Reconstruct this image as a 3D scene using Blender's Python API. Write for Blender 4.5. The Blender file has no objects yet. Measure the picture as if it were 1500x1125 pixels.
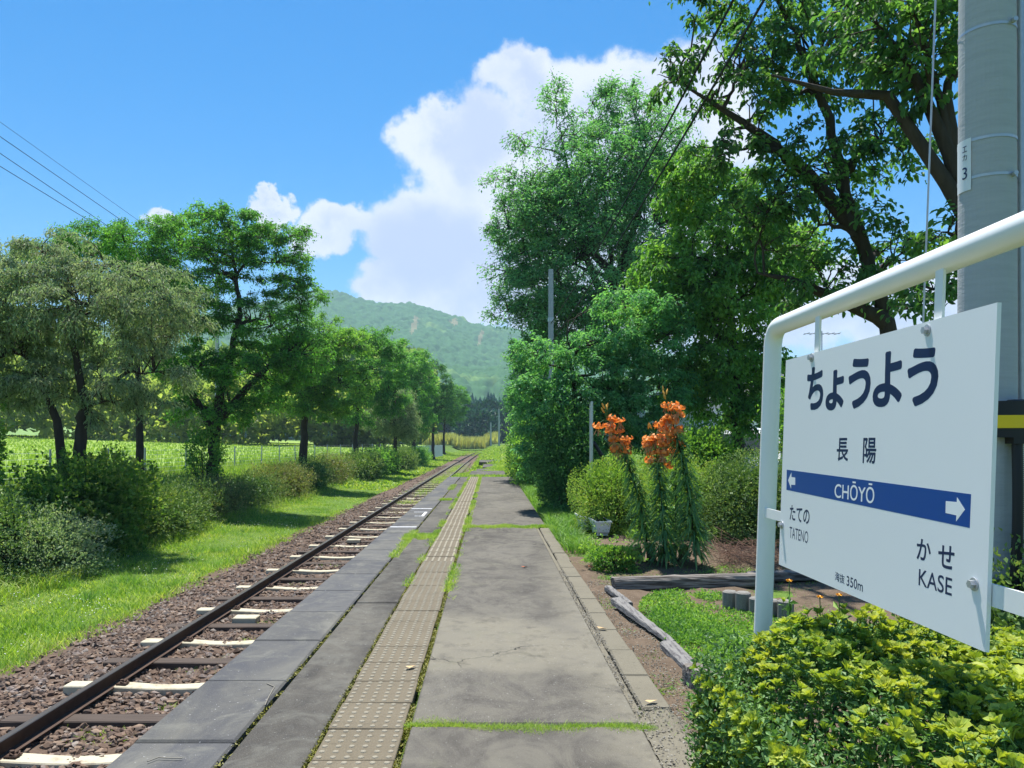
import bpy, math, random
import numpy as np
from mathutils import Vector, Matrix
R = np.random.default_rng(7)
random.seed(7)
# ------------------------------------------------------------------ camera, sky, sun, exposure
F, VX, VY, CH = 1130.0, 718.0, 647.0, 1.5          # focal length and vanishing point in photo pixels, eye height
scene = bpy.context.scene
COL = scene.collection
cam = bpy.data.cameras.new('camera'); camo = bpy.data.objects.new('camera', cam); COL.objects.link(camo)
camo.location = (0, 0, CH); camo.rotation_euler = (math.pi/2, 0, 0)
cam.sensor_width = 36; cam.lens = F/1500*36
cam.shift_x = (750-VX)/1500; cam.shift_y = (VY-562.5)/1500
cam.clip_start = .05; cam.clip_end = 9000
scene.camera = camo
scene.view_settings.view_transform = 'Standard'; scene.view_settings.look = 'None'
scene.view_settings.gamma = 1; scene.view_settings.exposure = 1.2
scene.view_settings.use_curve_mapping = False
scene.cycles.max_bounces = 7; scene.cycles.diffuse_bounces = 3; scene.cycles.glossy_bounces = 2
scene.cycles.transmission_bounces = 3; scene.cycles.transparent_max_bounces = 6; scene.cycles.volume_bounces = 0
scene.cycles.use_denoising = True
try: scene.cycles.denoiser = 'OPENIMAGEDENOISE'
except Exception: pass
SUN_EL, SUN_AZ = math.radians(70), math.radians(-11)     # azimuth clockwise from +Y (the track direction)
sd = Vector((math.sin(SUN_AZ)*math.cos(SUN_EL), math.cos(SUN_AZ)*math.cos(SUN_EL), math.sin(SUN_EL)))
sl = bpy.data.lights.new('sun', 'SUN'); sl.energy = 4.2; sl.angle = math.radians(.55); sl.color = (1, .955, .88)
so = bpy.data.objects.new('sun', sl); COL.objects.link(so); so.rotation_euler = sd.to_track_quat('Z', 'Y').to_euler()
so.location = (20, 10, 60)

class NT:
    def __init__(s, nt): s.nt = nt; s.n = nt.nodes; s.l = nt.links
    def add(s, t, **k):
        n = s.n.new(t)
        for a, b in k.items(): setattr(n, a, b)
        return n
    def put(s, sock, v):
        if hasattr(v, 'is_linked') or isinstance(v, bpy.types.NodeSocket): s.l.new(v, sock)
        else:
            if isinstance(v, (tuple, list)) and len(v) == 3 and sock.type == 'RGBA': v = (*v, 1)
            sock.default_value = v
    def math(s, op, a, b=0.0, c=None, clamp=False):
        n = s.add('ShaderNodeMath', operation=op, use_clamp=clamp)
        s.put(n.inputs[0], a); s.put(n.inputs[1], b)
        if c is not None: s.put(n.inputs[2], c)
        return n.outputs[0]
    def vmath(s, op, a, b=(0, 0, 0)):
        n = s.add('ShaderNodeVectorMath', operation=op); s.put(n.inputs[0], a); s.put(n.inputs[1], b)
        return n.outputs['Value'] if op in ('LENGTH', 'DOT_PRODUCT', 'DISTANCE') else n.outputs['Vector']
    def noise(s, vec, scale, detail=4, rough=.55, dist=0, out='Fac'):
        n = s.add('ShaderNodeTexNoise'); s.put(n.inputs['Vector'], vec); n.inputs['Scale'].default_value = scale
        n.inputs['Detail'].default_value = detail; n.inputs['Roughness'].default_value = rough; n.inputs['Distortion'].default_value = dist
        return n.outputs[out]
    def step(s, v, a, b):
        n = s.add('ShaderNodeMapRange', interpolation_type='SMOOTHSTEP'); s.put(n.inputs[0], v)
        n.inputs[1].default_value = a; n.inputs[2].default_value = b
        return n.outputs[0]
    def mix(s, f, a, b, typ='MIX'):
        n = s.add('ShaderNodeMix', data_type='RGBA', blend_type=typ); s.put(n.inputs[0], f)
        s.put(n.inputs[6], a); s.put(n.inputs[7], b); return n.outputs[2]
    def pos(s): return s.add('ShaderNodeNewGeometry').outputs['Position']
    def sc(s, v, k): return s.vmath('MULTIPLY', v, k)

world = bpy.data.worlds.new('World'); scene.world = world; world.use_nodes = True
W = NT(world.node_tree); W.n.clear()
sky = W.add('ShaderNodeTexSky', sky_type='NISHITA', sun_disc=False)
sky.sun_elevation = SUN_EL; sky.sun_rotation = SUN_AZ; sky.altitude = 300; sky.air_density = 1.0; sky.dust_density = .35; sky.ozone_density = 1.6
hs = W.add('ShaderNodeHueSaturation'); hs.inputs['Saturation'].default_value = 1.55; hs.inputs['Hue'].default_value = .497
hs.inputs['Value'].default_value = .76
W.l.new(sky.outputs[0], hs.inputs['Color'])
gen = W.add('ShaderNodeTexCoord').outputs['Generated']
sep = W.add('ShaderNodeSeparateXYZ'); W.l.new(gen, sep.inputs[0])
dy = W.math('MAXIMUM', W.math('ABSOLUTE', sep.outputs[1]), .05)
comb = W.add('ShaderNodeCombineXYZ')
W.l.new(W.math('DIVIDE', sep.outputs[0], dy), comb.inputs[0]); W.l.new(W.math('DIVIDE', sep.outputs[2], dy), comb.inputs[1])
uv = comb.outputs[0]
wob = W.noise(gen, 9, 6, .6, out='Color')
wob2 = W.vmath('SUBTRACT', wob, (.5, .5, .5))
uvw = W.vmath('ADD', uv, W.sc(wob2, (.16, .16, 0)))
field = None
CL = [(860,270,190,190),(700,260,120,125),(640,205,75,60),(880,135,120,85),(765,115,62,62),(640,345,130,70),(475,338,72,38),(392,303,38,20),
      (600,425,90,42),(720,440,170,75),(920,400,250,130),(1010,170,110,110),(245,330,40,16),(1250,440,320,80),(20,600,300,60)]
for (x, y, rx, ry) in CL:
    d = W.vmath('LENGTH', W.sc(W.vmath('SUBTRACT', uvw, ((x-VX)/F, (VY-y)/F, 0)), (F/rx, F/ry, 0)))
    b = W.math('SUBTRACT', 1.0, d)
    field = b if field is None else W.math('SMOOTH_MAX', field, b, .18)
front = W.math('GREATER_THAN', sep.outputs[1], 0)
back = W.math('SUBTRACT', W.noise(gen, 2.2, 7, .55), .60)       # scattered cumulus over the rest of the sky
outm = W.step(W.vmath('LENGTH', W.sc(W.vmath('SUBTRACT', uv, (0.02, .25, 0)), (1.1, .9, 0))), 1.0, 1.4)
backf = W.math('MULTIPLY', W.math('ADD', back, 0), 3.0)
field = W.math('ADD', W.math('MULTIPLY', field, front), W.math('MULTIPLY', W.math('SUBTRACT', 1.0, front), -1.0))
backf = W.math('SUBTRACT', backf, W.math('MULTIPLY', W.math('SUBTRACT', 1.0, outm), W.math('MULTIPLY', front, 3.0)))
field = W.math('MAXIMUM', field, backf)
fine = W.math('SUBTRACT', W.noise(gen, 22, 9, .66), .5)
field = W.math('ADD', field, W.math('MULTIPLY', fine, .62))
cmask = W.step(field, -.10, .24)
cmask = W.math('MULTIPLY', cmask, W.step(sep.outputs[2], -.05, .02))
puff = W.noise(W.vmath('ADD', gen, W.sc(wob2, (.12, .12, .12))), 7, 6, .55)
deep = W.step(W.math('ADD', W.math('MULTIPLY', puff, 1.5), W.math('MULTIPLY', field, .35)), .72, 1.15)
# greyer bases low in the big cloud
base_d = W.vmath('LENGTH', W.sc(W.vmath('SUBTRACT', uvw, ((640-VX)/F, (VY-372)/F, 0)), (F/170, F/70, 0)))
deep = W.math('MAXIMUM', W.math('MULTIPLY', deep, .85), W.math('MULTIPLY', W.step(base_d, 1.25, .3), W.math('MULTIPLY', front, .95)))
ccol = W.mix(deep, (4.3, 4.5, 5.0), (2.75, 3.2, 4.3))
col = W.mix(W.math('MULTIPLY', cmask, .97), hs.outputs[0], ccol)
bg = W.add('ShaderNodeBackground'); bg.inputs['Strength'].default_value = .093
W.l.new(col, bg.inputs['Color'])
wo = W.add('ShaderNodeOutputWorld'); W.l.new(bg.outputs[0], wo.inputs['Surface'])

# ------------------------------------------------------------------ helpers
def P(x, y, Y): return np.array([(x-VX)/F*Y, Y, CH+(VY-y)/F*Y])
def tag(o, label=None, cat=None, group=None, kind=None):
    if label: o['label'] = label
    if cat: o['category'] = cat
    if group: o['group'] = group
    if kind: o['kind'] = kind
    return o
def empty(name, loc=(0, 0, 0), rz=0, label=None, cat=None, group=None, kind=None):
    o = bpy.data.objects.new(name, None); COL.objects.link(o); o.location = loc; o.rotation_euler = (0, 0, rz); o.empty_display_size = .2
    return tag(o, label, cat, group, kind)
def link(name, me, parent=None, loc=None, rot=None, scale=None):
    o = bpy.data.objects.new(name, me); COL.objects.link(o)
    if parent: o.parent = parent
    if loc is not None: o.location = loc
    if rot is not None: o.rotation_euler = rot
    if scale is not None: o.scale = scale
    return o
def mesh(name, chunks, mats, smooth=False):
    """chunks: (V, Fc, material index, per-face value or None)"""
    if not isinstance(mats, (list, tuple)): mats = [mats]
    vs, li, lt, mi, at = [], [], [], [], []; off = 0
    flatc = []
    for c in chunks:
        f = c[1]
        if not isinstance(f, np.ndarray) and len(set(len(q) for q in f)) > 1:
            av = c[3] if len(c) > 3 else None
            for L_ in sorted(set(len(q) for q in f)): flatc.append((c[0], [q for q in f if len(q) == L_], c[2] if len(c) > 2 else 0, av))
        else: flatc.append(c)
    for c in flatc:
        V, Fc = np.asarray(c[0], float).reshape(-1, 3), np.asarray(c[1], np.int64)
        if len(Fc) == 0: continue
        m = c[2] if len(c) > 2 else 0; a = c[3] if len(c) > 3 and c[3] is not None else .5
        vs.append(V); li.append((Fc+off).ravel()); lt.append(np.full(len(Fc), Fc.shape[1])); mi.append(np.full(len(Fc), m))
        at.append(np.broadcast_to(np.asarray(a, float), (len(Fc),))); off += len(V)
    vs = np.concatenate(vs); li = np.concatenate(li).astype(np.int32); lt = np.concatenate(lt).astype(np.int32)
    me = bpy.data.meshes.new(name)
    me.vertices.add(len(vs)); me.vertices.foreach_set('co', vs.astype(np.float32).ravel())
    me.loops.add(len(li)); me.loops.foreach_set('vertex_index', li)
    me.polygons.add(len(lt)); st = np.concatenate([[0], np.cumsum(lt)[:-1]]).astype(np.int32)
    me.polygons.foreach_set('loop_start', st)
    try: me.polygons.foreach_set('loop_total', lt)
    except Exception: pass
    me.polygons.foreach_set('material_index', np.concatenate(mi).astype(np.int32))
    me.polygons.foreach_set('use_smooth', np.full(len(lt), smooth))
    A = me.attributes.new('rnd', 'FLOAT', 'FACE'); A.data.foreach_set('value', np.concatenate(at).astype(np.float32))
    for m in mats: me.materials.append(m)
    me.update(calc_edges=True)
    return me
def obj(name, chunks, mats, parent=None, smooth=False, **k):
    return link(name, mesh(name, chunks, mats, smooth), parent, **k)
def box(x0, x1, y0, y1, z0, z1, m=0, a=None, bev=0):
    if bev <= 0:
        V = np.array([(x, y, z) for x in (x0, x1) for y in (y0, y1) for z in (z0, z1)], float)
        Fc = [(0, 1, 3, 2), (4, 6, 7, 5), (0, 4, 5, 1), (2, 3, 7, 6), (0, 2, 6, 4), (1, 5, 7, 3)]
        return (V, Fc, m, a)
    # chamfered top edges
    b = bev
    V = np.array([(x0, y0, z0), (x1, y0, z0), (x1, y1, z0), (x0, y1, z0), (x0, y0, z1-b), (x1, y0, z1-b), (x1, y1, z1-b), (x0, y1, z1-b),
                  (x0+b, y0+b, z1), (x1-b, y0+b, z1), (x1-b, y1-b, z1), (x0+b, y1-b, z1)], float)
    Fc = [(3, 2, 1, 0), (8, 9, 10, 11)]
    for i in range(4):
        j = (i+1) % 4; Fc += [(i, j, 4+j, 4+i), (4+i, 4+j, 8+j, 8+i)]
    return (V, Fc, m, a)
def xf(c, loc=(0, 0, 0), rz=0, s=1, M=None):
    V = np.asarray(c[0], float)*s
    if M is not None: V = V@np.array(M.to_3x3()).T
    cz, sz = math.cos(rz), math.sin(rz)
    V = np.stack([V[:, 0]*cz-V[:, 1]*sz+loc[0], V[:, 0]*sz+V[:, 1]*cz+loc[1], V[:, 2]+loc[2]], 1)
    return (V, *c[1:])
def norm(v): return v/np.maximum(np.linalg.norm(v, axis=-1, keepdims=True), 1e-9)
def tubes(Pt, Rd, sides=5, m=0, cap=False, a=None):
    """Pt (N,K,3), Rd (N,K)"""
    Pt = np.asarray(Pt, float); Rd = np.asarray(Rd, float)
    if Pt.ndim == 2: Pt = Pt[None]; Rd = np.broadcast_to(Rd, Pt.shape[:2])
    N, K, _ = Pt.shape
    T = np.empty_like(Pt); T[:, 1:-1] = Pt[:, 2:]-Pt[:, :-2]; T[:, 0] = Pt[:, 1]-Pt[:, 0]; T[:, -1] = Pt[:, -1]-Pt[:, -2]
    T = norm(T); g = norm(Pt[:, -1]-Pt[:, 0]+1e-6)
    ref = np.where(np.abs(g[:, 2:3]) > .8, np.array([[1., 0, 0]]), np.array([[0, 0, 1.]]))
    q = np.cross(Pt[:, K//2]-Pt[:, 0], Pt[:, -1]-Pt[:, 0]); ql = np.linalg.norm(q, axis=1, keepdims=True)
    ref = np.where(ql > .02*np.linalg.norm(Pt[:, -1]-Pt[:, 0], axis=1, keepdims=True)**2, q/np.maximum(ql, 1e-9), ref)[:, None, :]
    A = norm(np.cross(T, ref)); B = np.cross(T, A)
    th = np.arange(sides)/sides*2*math.pi
    V = Pt[:, :, None]+Rd[:, :, None, None]*(A[:, :, None]*np.cos(th)[None, None, :, None]+B[:, :, None]*np.sin(th)[None, None, :, None])
    n, k, s = np.meshgrid(np.arange(N), np.arange(K-1), np.arange(sides), indexing='ij')
    s2 = (s+1) % sides; i = lambda kk, ss: (n*K+kk)*sides+ss
    Fc = np.stack([i(k, s), i(k, s2), i(k+1, s2), i(k+1, s)], -1).reshape(-1, 4)
    out = (V.reshape(-1, 3), Fc, m, a)
    return out
def cyl(p0, p1, r0, r1=None, sides=16, m=0, caps=True, a=None):
    r1 = r0 if r1 is None else r1
    t = tubes([p0, p1], [r0, r1], sides, m, a=a)
    if not caps: return [t]
    V = t[0]
    return [t, (V[:sides], [list(range(sides))], m, a), (V[sides:], [list(range(sides))[::-1]], m, a)]
def bez(a, c, b, K):
    t = np.linspace(0, 1, K)[None, :, None]
    return (1-t)**2*a[:, None]+2*t*(1-t)*c[:, None]+t*t*b[:, None]
def leaves(p, d, n, L, Wd, m=0, a=None, fold=.25, shape=4):
    wa, wb = (.30, .50) if shape == 7 else (.48, .36)
    """one blade per point: p base, d direction, n normal"""
    d = norm(d); s = norm(np.cross(d, n)); n = np.cross(s, d); N = len(p)
    L = np.broadcast_to(np.asarray(L, float), (N,))[:, None]; Wd = np.broadcast_to(np.asarray(Wd, float), (N,))[:, None]
    if shape == 4:
        V = np.stack([p, p+d*L*.5+s*Wd*.5+n*Wd*fold, p+d*L-n*L*.12, p+d*L*.5-s*Wd*.5+n*Wd*fold], 1)
        b = np.arange(N)[:, None]*4
        Fc = np.concatenate([b+np.array([[0, 1, 2]]), b+np.array([[0, 2, 3]])], 0)
        if a is not None: a = np.concatenate([a, a])
        return (V.reshape(-1, 3), Fc, m, a)
    # six-point leaf, folded along the midrib
    V = np.stack([p, p+d*L*.35+s*Wd*wa+n*Wd*fold, p+d*L*.75+s*Wd*wb+n*Wd*fold*.6, p+d*L-n*L*.15,
                  p+d*L*.75-s*Wd*wb+n*Wd*fold*.6, p+d*L*.35-s*Wd*wa+n*Wd*fold, p+d*L*.55], 1)
    b = np.arange(N)[:, None]*7
    q = [b+np.array([[0, 1, 2, 6]]), b+np.array([[6, 2, 3, 3]]), b+np.array([[0, 6, 4, 5]]), b+np.array([[6, 3, 4, 4]])]
    Fq = np.concatenate([q[0], q[2]], 0); Ft = np.concatenate([b+np.array([[6, 2, 3]]), b+np.array([[6, 3, 4]])], 0)
    a2 = None if a is None else np.concatenate([a, a])
    return [(V.reshape(-1, 3), Fq, m, a2), (V.reshape(-1, 3), Ft, m, a2)]
def L2(c): return c if isinstance(c, list) else [c]

# ------------------------------------------------------------------ materials
def material(name, build, rough=.8, spec=.3, metal=0, bump=None):
    m = bpy.data.materials.new(name); m.use_nodes = True; N = NT(m.node_tree)
    bs = N.n['Principled BSDF']; bs.inputs['Roughness'].default_value = rough; bs.inputs['Specular IOR Level'].default_value = spec
    bs.inputs['Metallic'].default_value = metal
    r = build(N) if callable(build) else build
    h = None
    if isinstance(r, dict):
        if 'rough' in r: N.put(bs.inputs['Roughness'], r['rough'])
        h = r.get('h'); hd = r.get('hd', .01); r = r['col']
    N.put(bs.inputs['Base Color'], r)
    if h is not None:
        b = N.add('ShaderNodeBump'); b.inputs['Distance'].default_value = hd; b.inputs['Strength'].default_value = .8
        N.l.new(h, b.inputs['Height']); N.l.new(b.outputs[0], bs.inputs['Normal'])
    return m
def rnd(N): return N.add('ShaderNodeAttribute', attribute_name='rnd').outputs['Fac']
LK = (2.95, 2.75, 3.3)
def leafmat(name, c0, c1, c2, trans=.45, rough=.55, nscale=.9, spec=.25, tcol=None):
    """c0 dark, c1 mid, c2 light; leaf to leaf differences through rnd, clump to clump through noise"""
    if name not in ('lily_petal', 'moss', 'corn'): c0, c1, c2 = [tuple(min(.5, v*k) for v, k in zip(c, LK)) for c in (c0, c1, c2)]
    m = bpy.data.materials.new(name); m.use_nodes = True; N = NT(m.node_tree)
    bs = N.n['Principled BSDF']; out = N.n['Material Output']
    r = rnd(N); no = N.noise(N.pos(), nscale, 3, .6)
    t = N.math('ADD', N.math('MULTIPLY', r, .65), N.math('MULTIPLY', N.math('SUBTRACT', no, .5), 1.3))
    cr = N.add('ShaderNodeValToRGB'); N.l.new(t, cr.inputs[0])
    e = cr.color_ramp.elements; e[0].position = .0; e[0].color = (*c0, 1); e[1].position = .85; e[1].color = (*c2, 1)
    k = e.new(.38); k.color = (*c1, 1)
    N.l.new(cr.outputs[0], bs.inputs['Base Color']); bs.inputs['Roughness'].default_value = rough; bs.inputs['Specular IOR Level'].default_value = spec
    tr = N.add('ShaderNodeBsdfTranslucent')
    N.l.new(N.mix(1.0, cr.outputs[0], tcol or (1.5, 1.6, .55), 'MULTIPLY'), tr.inputs[0])
    mx = N.add('ShaderNodeMixShader'); mx.inputs[0].default_value = trans
    N.l.new(bs.outputs[0], mx.inputs[1]); N.l.new(tr.outputs[0], mx.inputs[2]); N.l.new(mx.outputs[0], out.inputs['Surface'])
    return m
M = {}
M['cherry'] = leafmat('cherry_leaf', (.018, .055, .014), (.04, .115, .022), (.095, .19, .035))
M['cherry_far'] = leafmat('cherry_leaf_far', (.02, .06, .016), (.045, .12, .028), (.10, .20, .045), nscale=.5)
M['pale'] = leafmat('pale_leaf', (.05, .085, .038), (.095, .135, .062), (.145, .16, .10), trans=.4, nscale=.7, tcol=(1.2, 1.3, .7))
M['fresh'] = leafmat('fresh_leaf', (.022, .064, .018), (.052, .118, .026), (.11, .19, .035), nscale=.8)
M['dark'] = leafmat('dark_leaf', (.014, .042, .014), (.03, .085, .024), (.07, .15, .035), trans=.25, nscale=1.2)
M['canopy'] = leafmat('canopy_leaf', (.016, .042, .018), (.032, .078, .024), (.07, .13, .03), trans=.5, nscale=1.2)
M['blue'] = leafmat('bluegreen_leaf', (.022, .07, .032), (.05, .135, .055), (.10, .21, .075), nscale=.8)
M['hedge'] = leafmat('hedge_leaf', (.024, .05, .014), (.056, .10, .026), (.13, .16, .045), nscale=2.2, trans=.2)
M['hedge_brown'] = leafmat('hedge_leaf_brown', (.05, .05, .02), (.07, .10, .025), (.20, .14, .06), nscale=2.0, trans=.2)
M['lime'] = leafmat('lime_leaf', (.03, .07, .010), (.125, .165, .018), (.2, .2, .03), nscale=3, trans=.35, tcol=(1.3, 1.3, .5))
M['shrub_low'] = leafmat('shrub_low_leaf', (.02, .05, .015), (.042, .09, .024), (.08, .14, .04), nscale=4, trans=.25, spec=.3, rough=.5)
M['grass'] = leafmat('grass_blade', (.045, .095, .014), (.11, .165, .024), (.22, .21, .075), nscale=.9, trans=.35)
M['rice'] = leafmat('rice_leaf', (.065, .11, .016), (.095, .145, .025), (.12, .16, .04), nscale=.3, trans=.4)
M['weed'] = leafmat('weed_blade', (.028, .072, .016), (.062, .125, .022), (.12, .18, .035), nscale=1.2, trans=.35)
M['moss'] = leafmat('moss', (.10, .11, .02), (.20, .19, .03), (.30, .29, .06), nscale=3, trans=.1)
M['corn'] = leafmat('corn', (.34, .34, .12), (.52, .50, .22), (.62, .60, .34), nscale=.4, trans=.3)
M['lilyleaf'] = leafmat('lily_leaf', (.022, .065, .022), (.045, .10, .03), (.09, .15, .04), nscale=3, trans=.3)
M['bark'] = material('bark', lambda N: (lambda p: {'col': N.mix(N.noise(N.sc(p, (9, 9, 2)), 1.2, 5), (.018, .014, .011), (.085, .068, .055)), 'h': N.noise(N.sc(p, (16, 16, 4)), 1.5, 4), 'hd': .02})(N.pos()), .9)
def m_asphalt(N):
    p = N.pos(); big = N.noise(N.sc(p, (1, .55, 1)), .8, 5, .62, .6); mid = N.noise(p, 5.5, 5, .7); gr = N.noise(p, 170, 2, .7); sp = N.noise(p, 75, 2, .5)
    a = N.mix(N.step(big, .30, .72), (.050, .045, .039), (.122, .113, .095))
    a = N.mix(N.math('MULTIPLY', N.step(mid, .4, .7), .45), a, (.042, .038, .034))
    # pale worn film of grit where water dries, crossing the slab
    s = N.add('ShaderNodeSeparateXYZ'); N.l.new(p, s.inputs[0])
    w = N.math('ADD', s.outputs[1], N.math('MULTIPLY', N.math('SUBTRACT', N.noise(p, .9, 4), .5), 3.2))
    w = N.math('ADD', w, N.math('MULTIPLY', s.outputs[0], .28))
    band = N.math('MULTIPLY', N.step(w, 4.7, 5.4), N.step(w, 7.0, 5.9))
    edge = N.math('MULTIPLY', N.step(N.math('ADD', s.outputs[0], N.math('MULTIPLY', N.math('SUBTRACT', mid, .5), .4)), .42, .86), N.step(s.outputs[1], 12, 6))
    a = N.mix(N.math('MULTIPLY', N.math('MULTIPLY', N.math('MAXIMUM', band, edge), .85), N.step(mid, .2, .55)), a, (.185, .170, .128))
    a = N.mix(N.math('MULTIPLY', N.step(gr, .45, .72), .4), a, (.24, .235, .22))
    cr_ = N.add('ShaderNodeTexVoronoi', feature='DISTANCE_TO_EDGE'); N.put(cr_.inputs['Vector'], N.vmath('ADD', p, N.sc(N.noise(p, 3, 4, out='Color'), (.5, .5, .5)))); cr_.inputs['Scale'].default_value = .55
    a = N.mix(N.math('MULTIPLY', N.math('SUBTRACT', 1.0, N.step(cr_.outputs[0], .001, .005)), N.step(N.noise(p, .7, 2), .5, .6)), a, (.02, .019, .016))
    a = N.mix(N.math('MULTIPLY', N.step(N.noise(p, 2.6, 5, .7), .56, .72), .45), a, (.15, .15, .105))
    bl_ = N.noise(N.sc(p, (1, .7, 1)), 3.2, 7, .72, 1.0); a = N.mix(N.math('MULTIPLY', N.step(bl_, .42, .62), .5), a, (.155, .145, .118))
    a = N.mix(N.math('MULTIPLY', N.step(bl_, .46, .34), .35), a, (.045, .041, .036))
    a = N.mix(N.math('MULTIPLY', N.step(sp, .70, .76), .7), a, (.42, .42, .4))
    return {'col': a, 'h': N.math('ADD', gr, N.math('MULTIPLY', mid, 1.2)), 'hd': .003}
M['asphalt'] = material('worn_asphalt', m_asphalt, .9, .2)
def m_strip(N):
    p = N.pos(); big = N.noise(N.sc(p, (1.4, .5, 1)), 1.1, 5, .65, .5); gr = N.noise(p, 170, 2, .7); sp = N.noise(p, 60, 2, .5); mid = N.noise(p, 9, 5, .7)
    a = N.mix(N.step(big, .3, .7), (.038, .035, .032), (.106, .099, .083))
    a = N.mix(N.math('MULTIPLY', N.step(mid, .45, .7), .4), a, (.03, .03, .031))
    a = N.mix(N.math('MULTIPLY', N.step(gr, .5, .75), .3), a, (.28, .28, .27))
    bl_ = N.noise(p, 4.2, 7, .72, 1.0); a = N.mix(N.math('MULTIPLY', N.step(bl_, .45, .65), .45), a, (.14, .138, .12))
    a = N.mix(N.math('MULTIPLY', N.step(sp, .71, .76), .6), a, (.42, .42, .4))
    return {'col': a, 'h': gr, 'hd': .003}
M['strip'] = material('dark_strip', m_strip, .9, .2)
def m_coping(N):
    p = N.pos(); big = N.noise(N.sc(p, (1.5, .6, 1)), 1.0, 5, .65, .8); gr = N.noise(p, 150, 2, .7); sp = N.noise(p, 55, 2, .5)
    a = N.mix(N.step(big, .32, .7), (.048, .050, .057), (.122, .118, .100))
    a = N.mix(N.math('MULTIPLY', rnd(N), .3), a, (.08, .085, .102))
    a = N.mix(N.math('MULTIPLY', N.step(gr, .5, .75), .3), a, (.2, .2, .205))
    bl_ = N.noise(p, 3.6, 7, .72, 1.0); a = N.mix(N.math('MULTIPLY', N.step(bl_, .48, .66), .5), a, (.16, .158, .135))
    a = N.mix(N.math('MULTIPLY', N.step(bl_, .42, .3), .5), a, (.04, .042, .05))
    a = N.mix(N.math('MULTIPLY', N.step(sp, .70, .76), .6), a, (.5, .5, .5))
    return {'col': a, 'h': gr, 'hd': .002}
M['coping'] = material('coping_concrete', m_coping, .85, .25)
def m_conc(c0, c1, k=.35):
    def f(N):
        p = N.pos(); gr = N.noise(p, 130, 3, .7)
        a = N.mix(N.noise(p, 2.3, 5, .6), c0, c1); a = N.mix(N.math('MULTIPLY', N.step(gr, .35, .75), k), a, tuple(min(1, x*1.7) for x in c1))
        a = N.mix(N.math('MULTIPLY', N.step(N.noise(p, 14, 4, .7), .55, .75), .4), a, tuple(x*.4 for x in c0))
        return {'col': a, 'h': gr, 'hd': .003}
    return f
M['kerb'] = material('kerb_concrete', m_conc((.095, .086, .064), (.17, .155, .115)), .9)
M['tile'] = material('tactile_concrete', m_conc((.082, .069, .047), (.152, .129, .09)), .9)
M['dome'] = material('tactile_dome', m_conc((.16, .143, .105), (.25, .228, .175)), .8)
M['wallconc'] = material('platform_wall', m_conc((.12, .12, .11), (.22, .21, .19)), .95)
M['poleconc'] = material('pole_concrete', lambda N: (lambda p: {'col': N.mix(N.noise(N.sc(p, (3, 3, 30)), 1.2, 5), (.33, .345, .37), (.46, .475, .50)), 'h': N.noise(N.sc(p, (20, 20, 90)), 1, 3), 'hd': .004})(N.pos()), .8)
M['white'] = material('white_paint', lambda N: N.mix(N.math('MULTIPLY', N.noise(N.pos(), 5, 4), .25), (.82, .83, .83), (.62, .63, .6)), .32, .5)
M['board'] = material('board_white', lambda N: N.mix(N.math('MULTIPLY', N.noise(N.pos(), 3, 3), .12), (.80, .82, .84), (.72, .74, .76)), .3, .5)
M['ink'] = material('navy_ink', (.008, .022, .085), .35, .4)
M['band'] = material('blue_band', (.008, .065, .30), .3, .5)
M['inkw'] = material('white_print', (.8, .82, .84), .4)
M['linepaint'] = material('worn_white_paint', lambda N: N.mix(N.step(N.noise(N.pos(), 30, 4), .55, .7), (.75, .76, .78), (.3, .3, .32)), .7)
M['steel'] = material('galvanised', lambda N: N.mix(N.noise(N.pos(), 20, 3), (.40, .42, .45), (.55, .57, .6)), .42, .5, .6)
M['railside'] = material('rusty_rail', lambda N: N.mix(N.noise(N.pos(), 8, 5), (.035, .022, .016), (.11, .065, .045)), .8, .3)
M['railtop'] = material('rail_top', (.16, .14, .13), .35, .5, .8)
M['cream'] = material('cream_sleeper', lambda N: (lambda p: {'col': N.mix(N.step(N.noise(p, 6, 5, .7), .5, .78), (.46, .42, .31), (.22, .17, .115)), 'h': N.noise(p, 30, 3), 'hd': .004})(N.pos()), .85)
M['wood'] = material('dark_sleeper', lambda N: (lambda p: {'col': N.mix(N.noise(N.sc(p, (3, 40, 40)), 1, 4), (.03, .022, .018), (.11, .085, .07)), 'h': N.noise(N.sc(p, (3, 60, 60)), 1, 3), 'hd': .01})(N.pos()), .9)
M['timber'] = material('weathered_timber', lambda N: (lambda p: {'col': N.mix(N.step(N.noise(N.sc(p, (2.5, 34, 50)), 1, 5, .65), .35, .65), (.05, .042, .036), (.27, .245, .22)), 'h': N.noise(N.sc(p, (3, 50, 70)), 1, 4), 'hd': .012})(N.pos()), .9)
M['drift'] = material('grey_driftwood', lambda N: (lambda p: {'col': N.mix(N.step(N.noise(N.sc(p, (40, 5, 40)), 1, 5, .7), .33, .55), (.08, .075, .08), (.2, .195, .185)), 'h': N.noise(N.sc(p, (60, 7, 60)), 1, 4), 'hd': .015})(N.pos()), .9)
def m_stone(N):
    r = rnd(N); p = N.pos()
    cr = N.add('ShaderNodeValToRGB'); N.l.new(r, cr.inputs[0]); e = cr.color_ramp.elements
    e[0].position = 0; e[0].color = (.055, .045, .04, 1); e[1].position = 1; e[1].color = (.34, .28, .235, 1)
    for p_, c_ in ((.2, (.12, .08, .058)), (.45, (.20, .135, .095)), (.62, (.15, .115, .095)), (.8, (.27, .19, .13)), (.93, (.24, .22, .2))):
        k = e.new(p_); k.color = (*c_, 1)
    a = cr.outputs[0]
    a = N.mix(N.step(N.noise(p, 5, 2), .6, .7), a, (.24, .20, .18))
    return N.mix(N.math('MULTIPLY', N.noise(p, 60, 3), .5), a, (.13, .10, .085))
M['stone'] = material('ballast_stone', m_stone, .95, .2)
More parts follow.
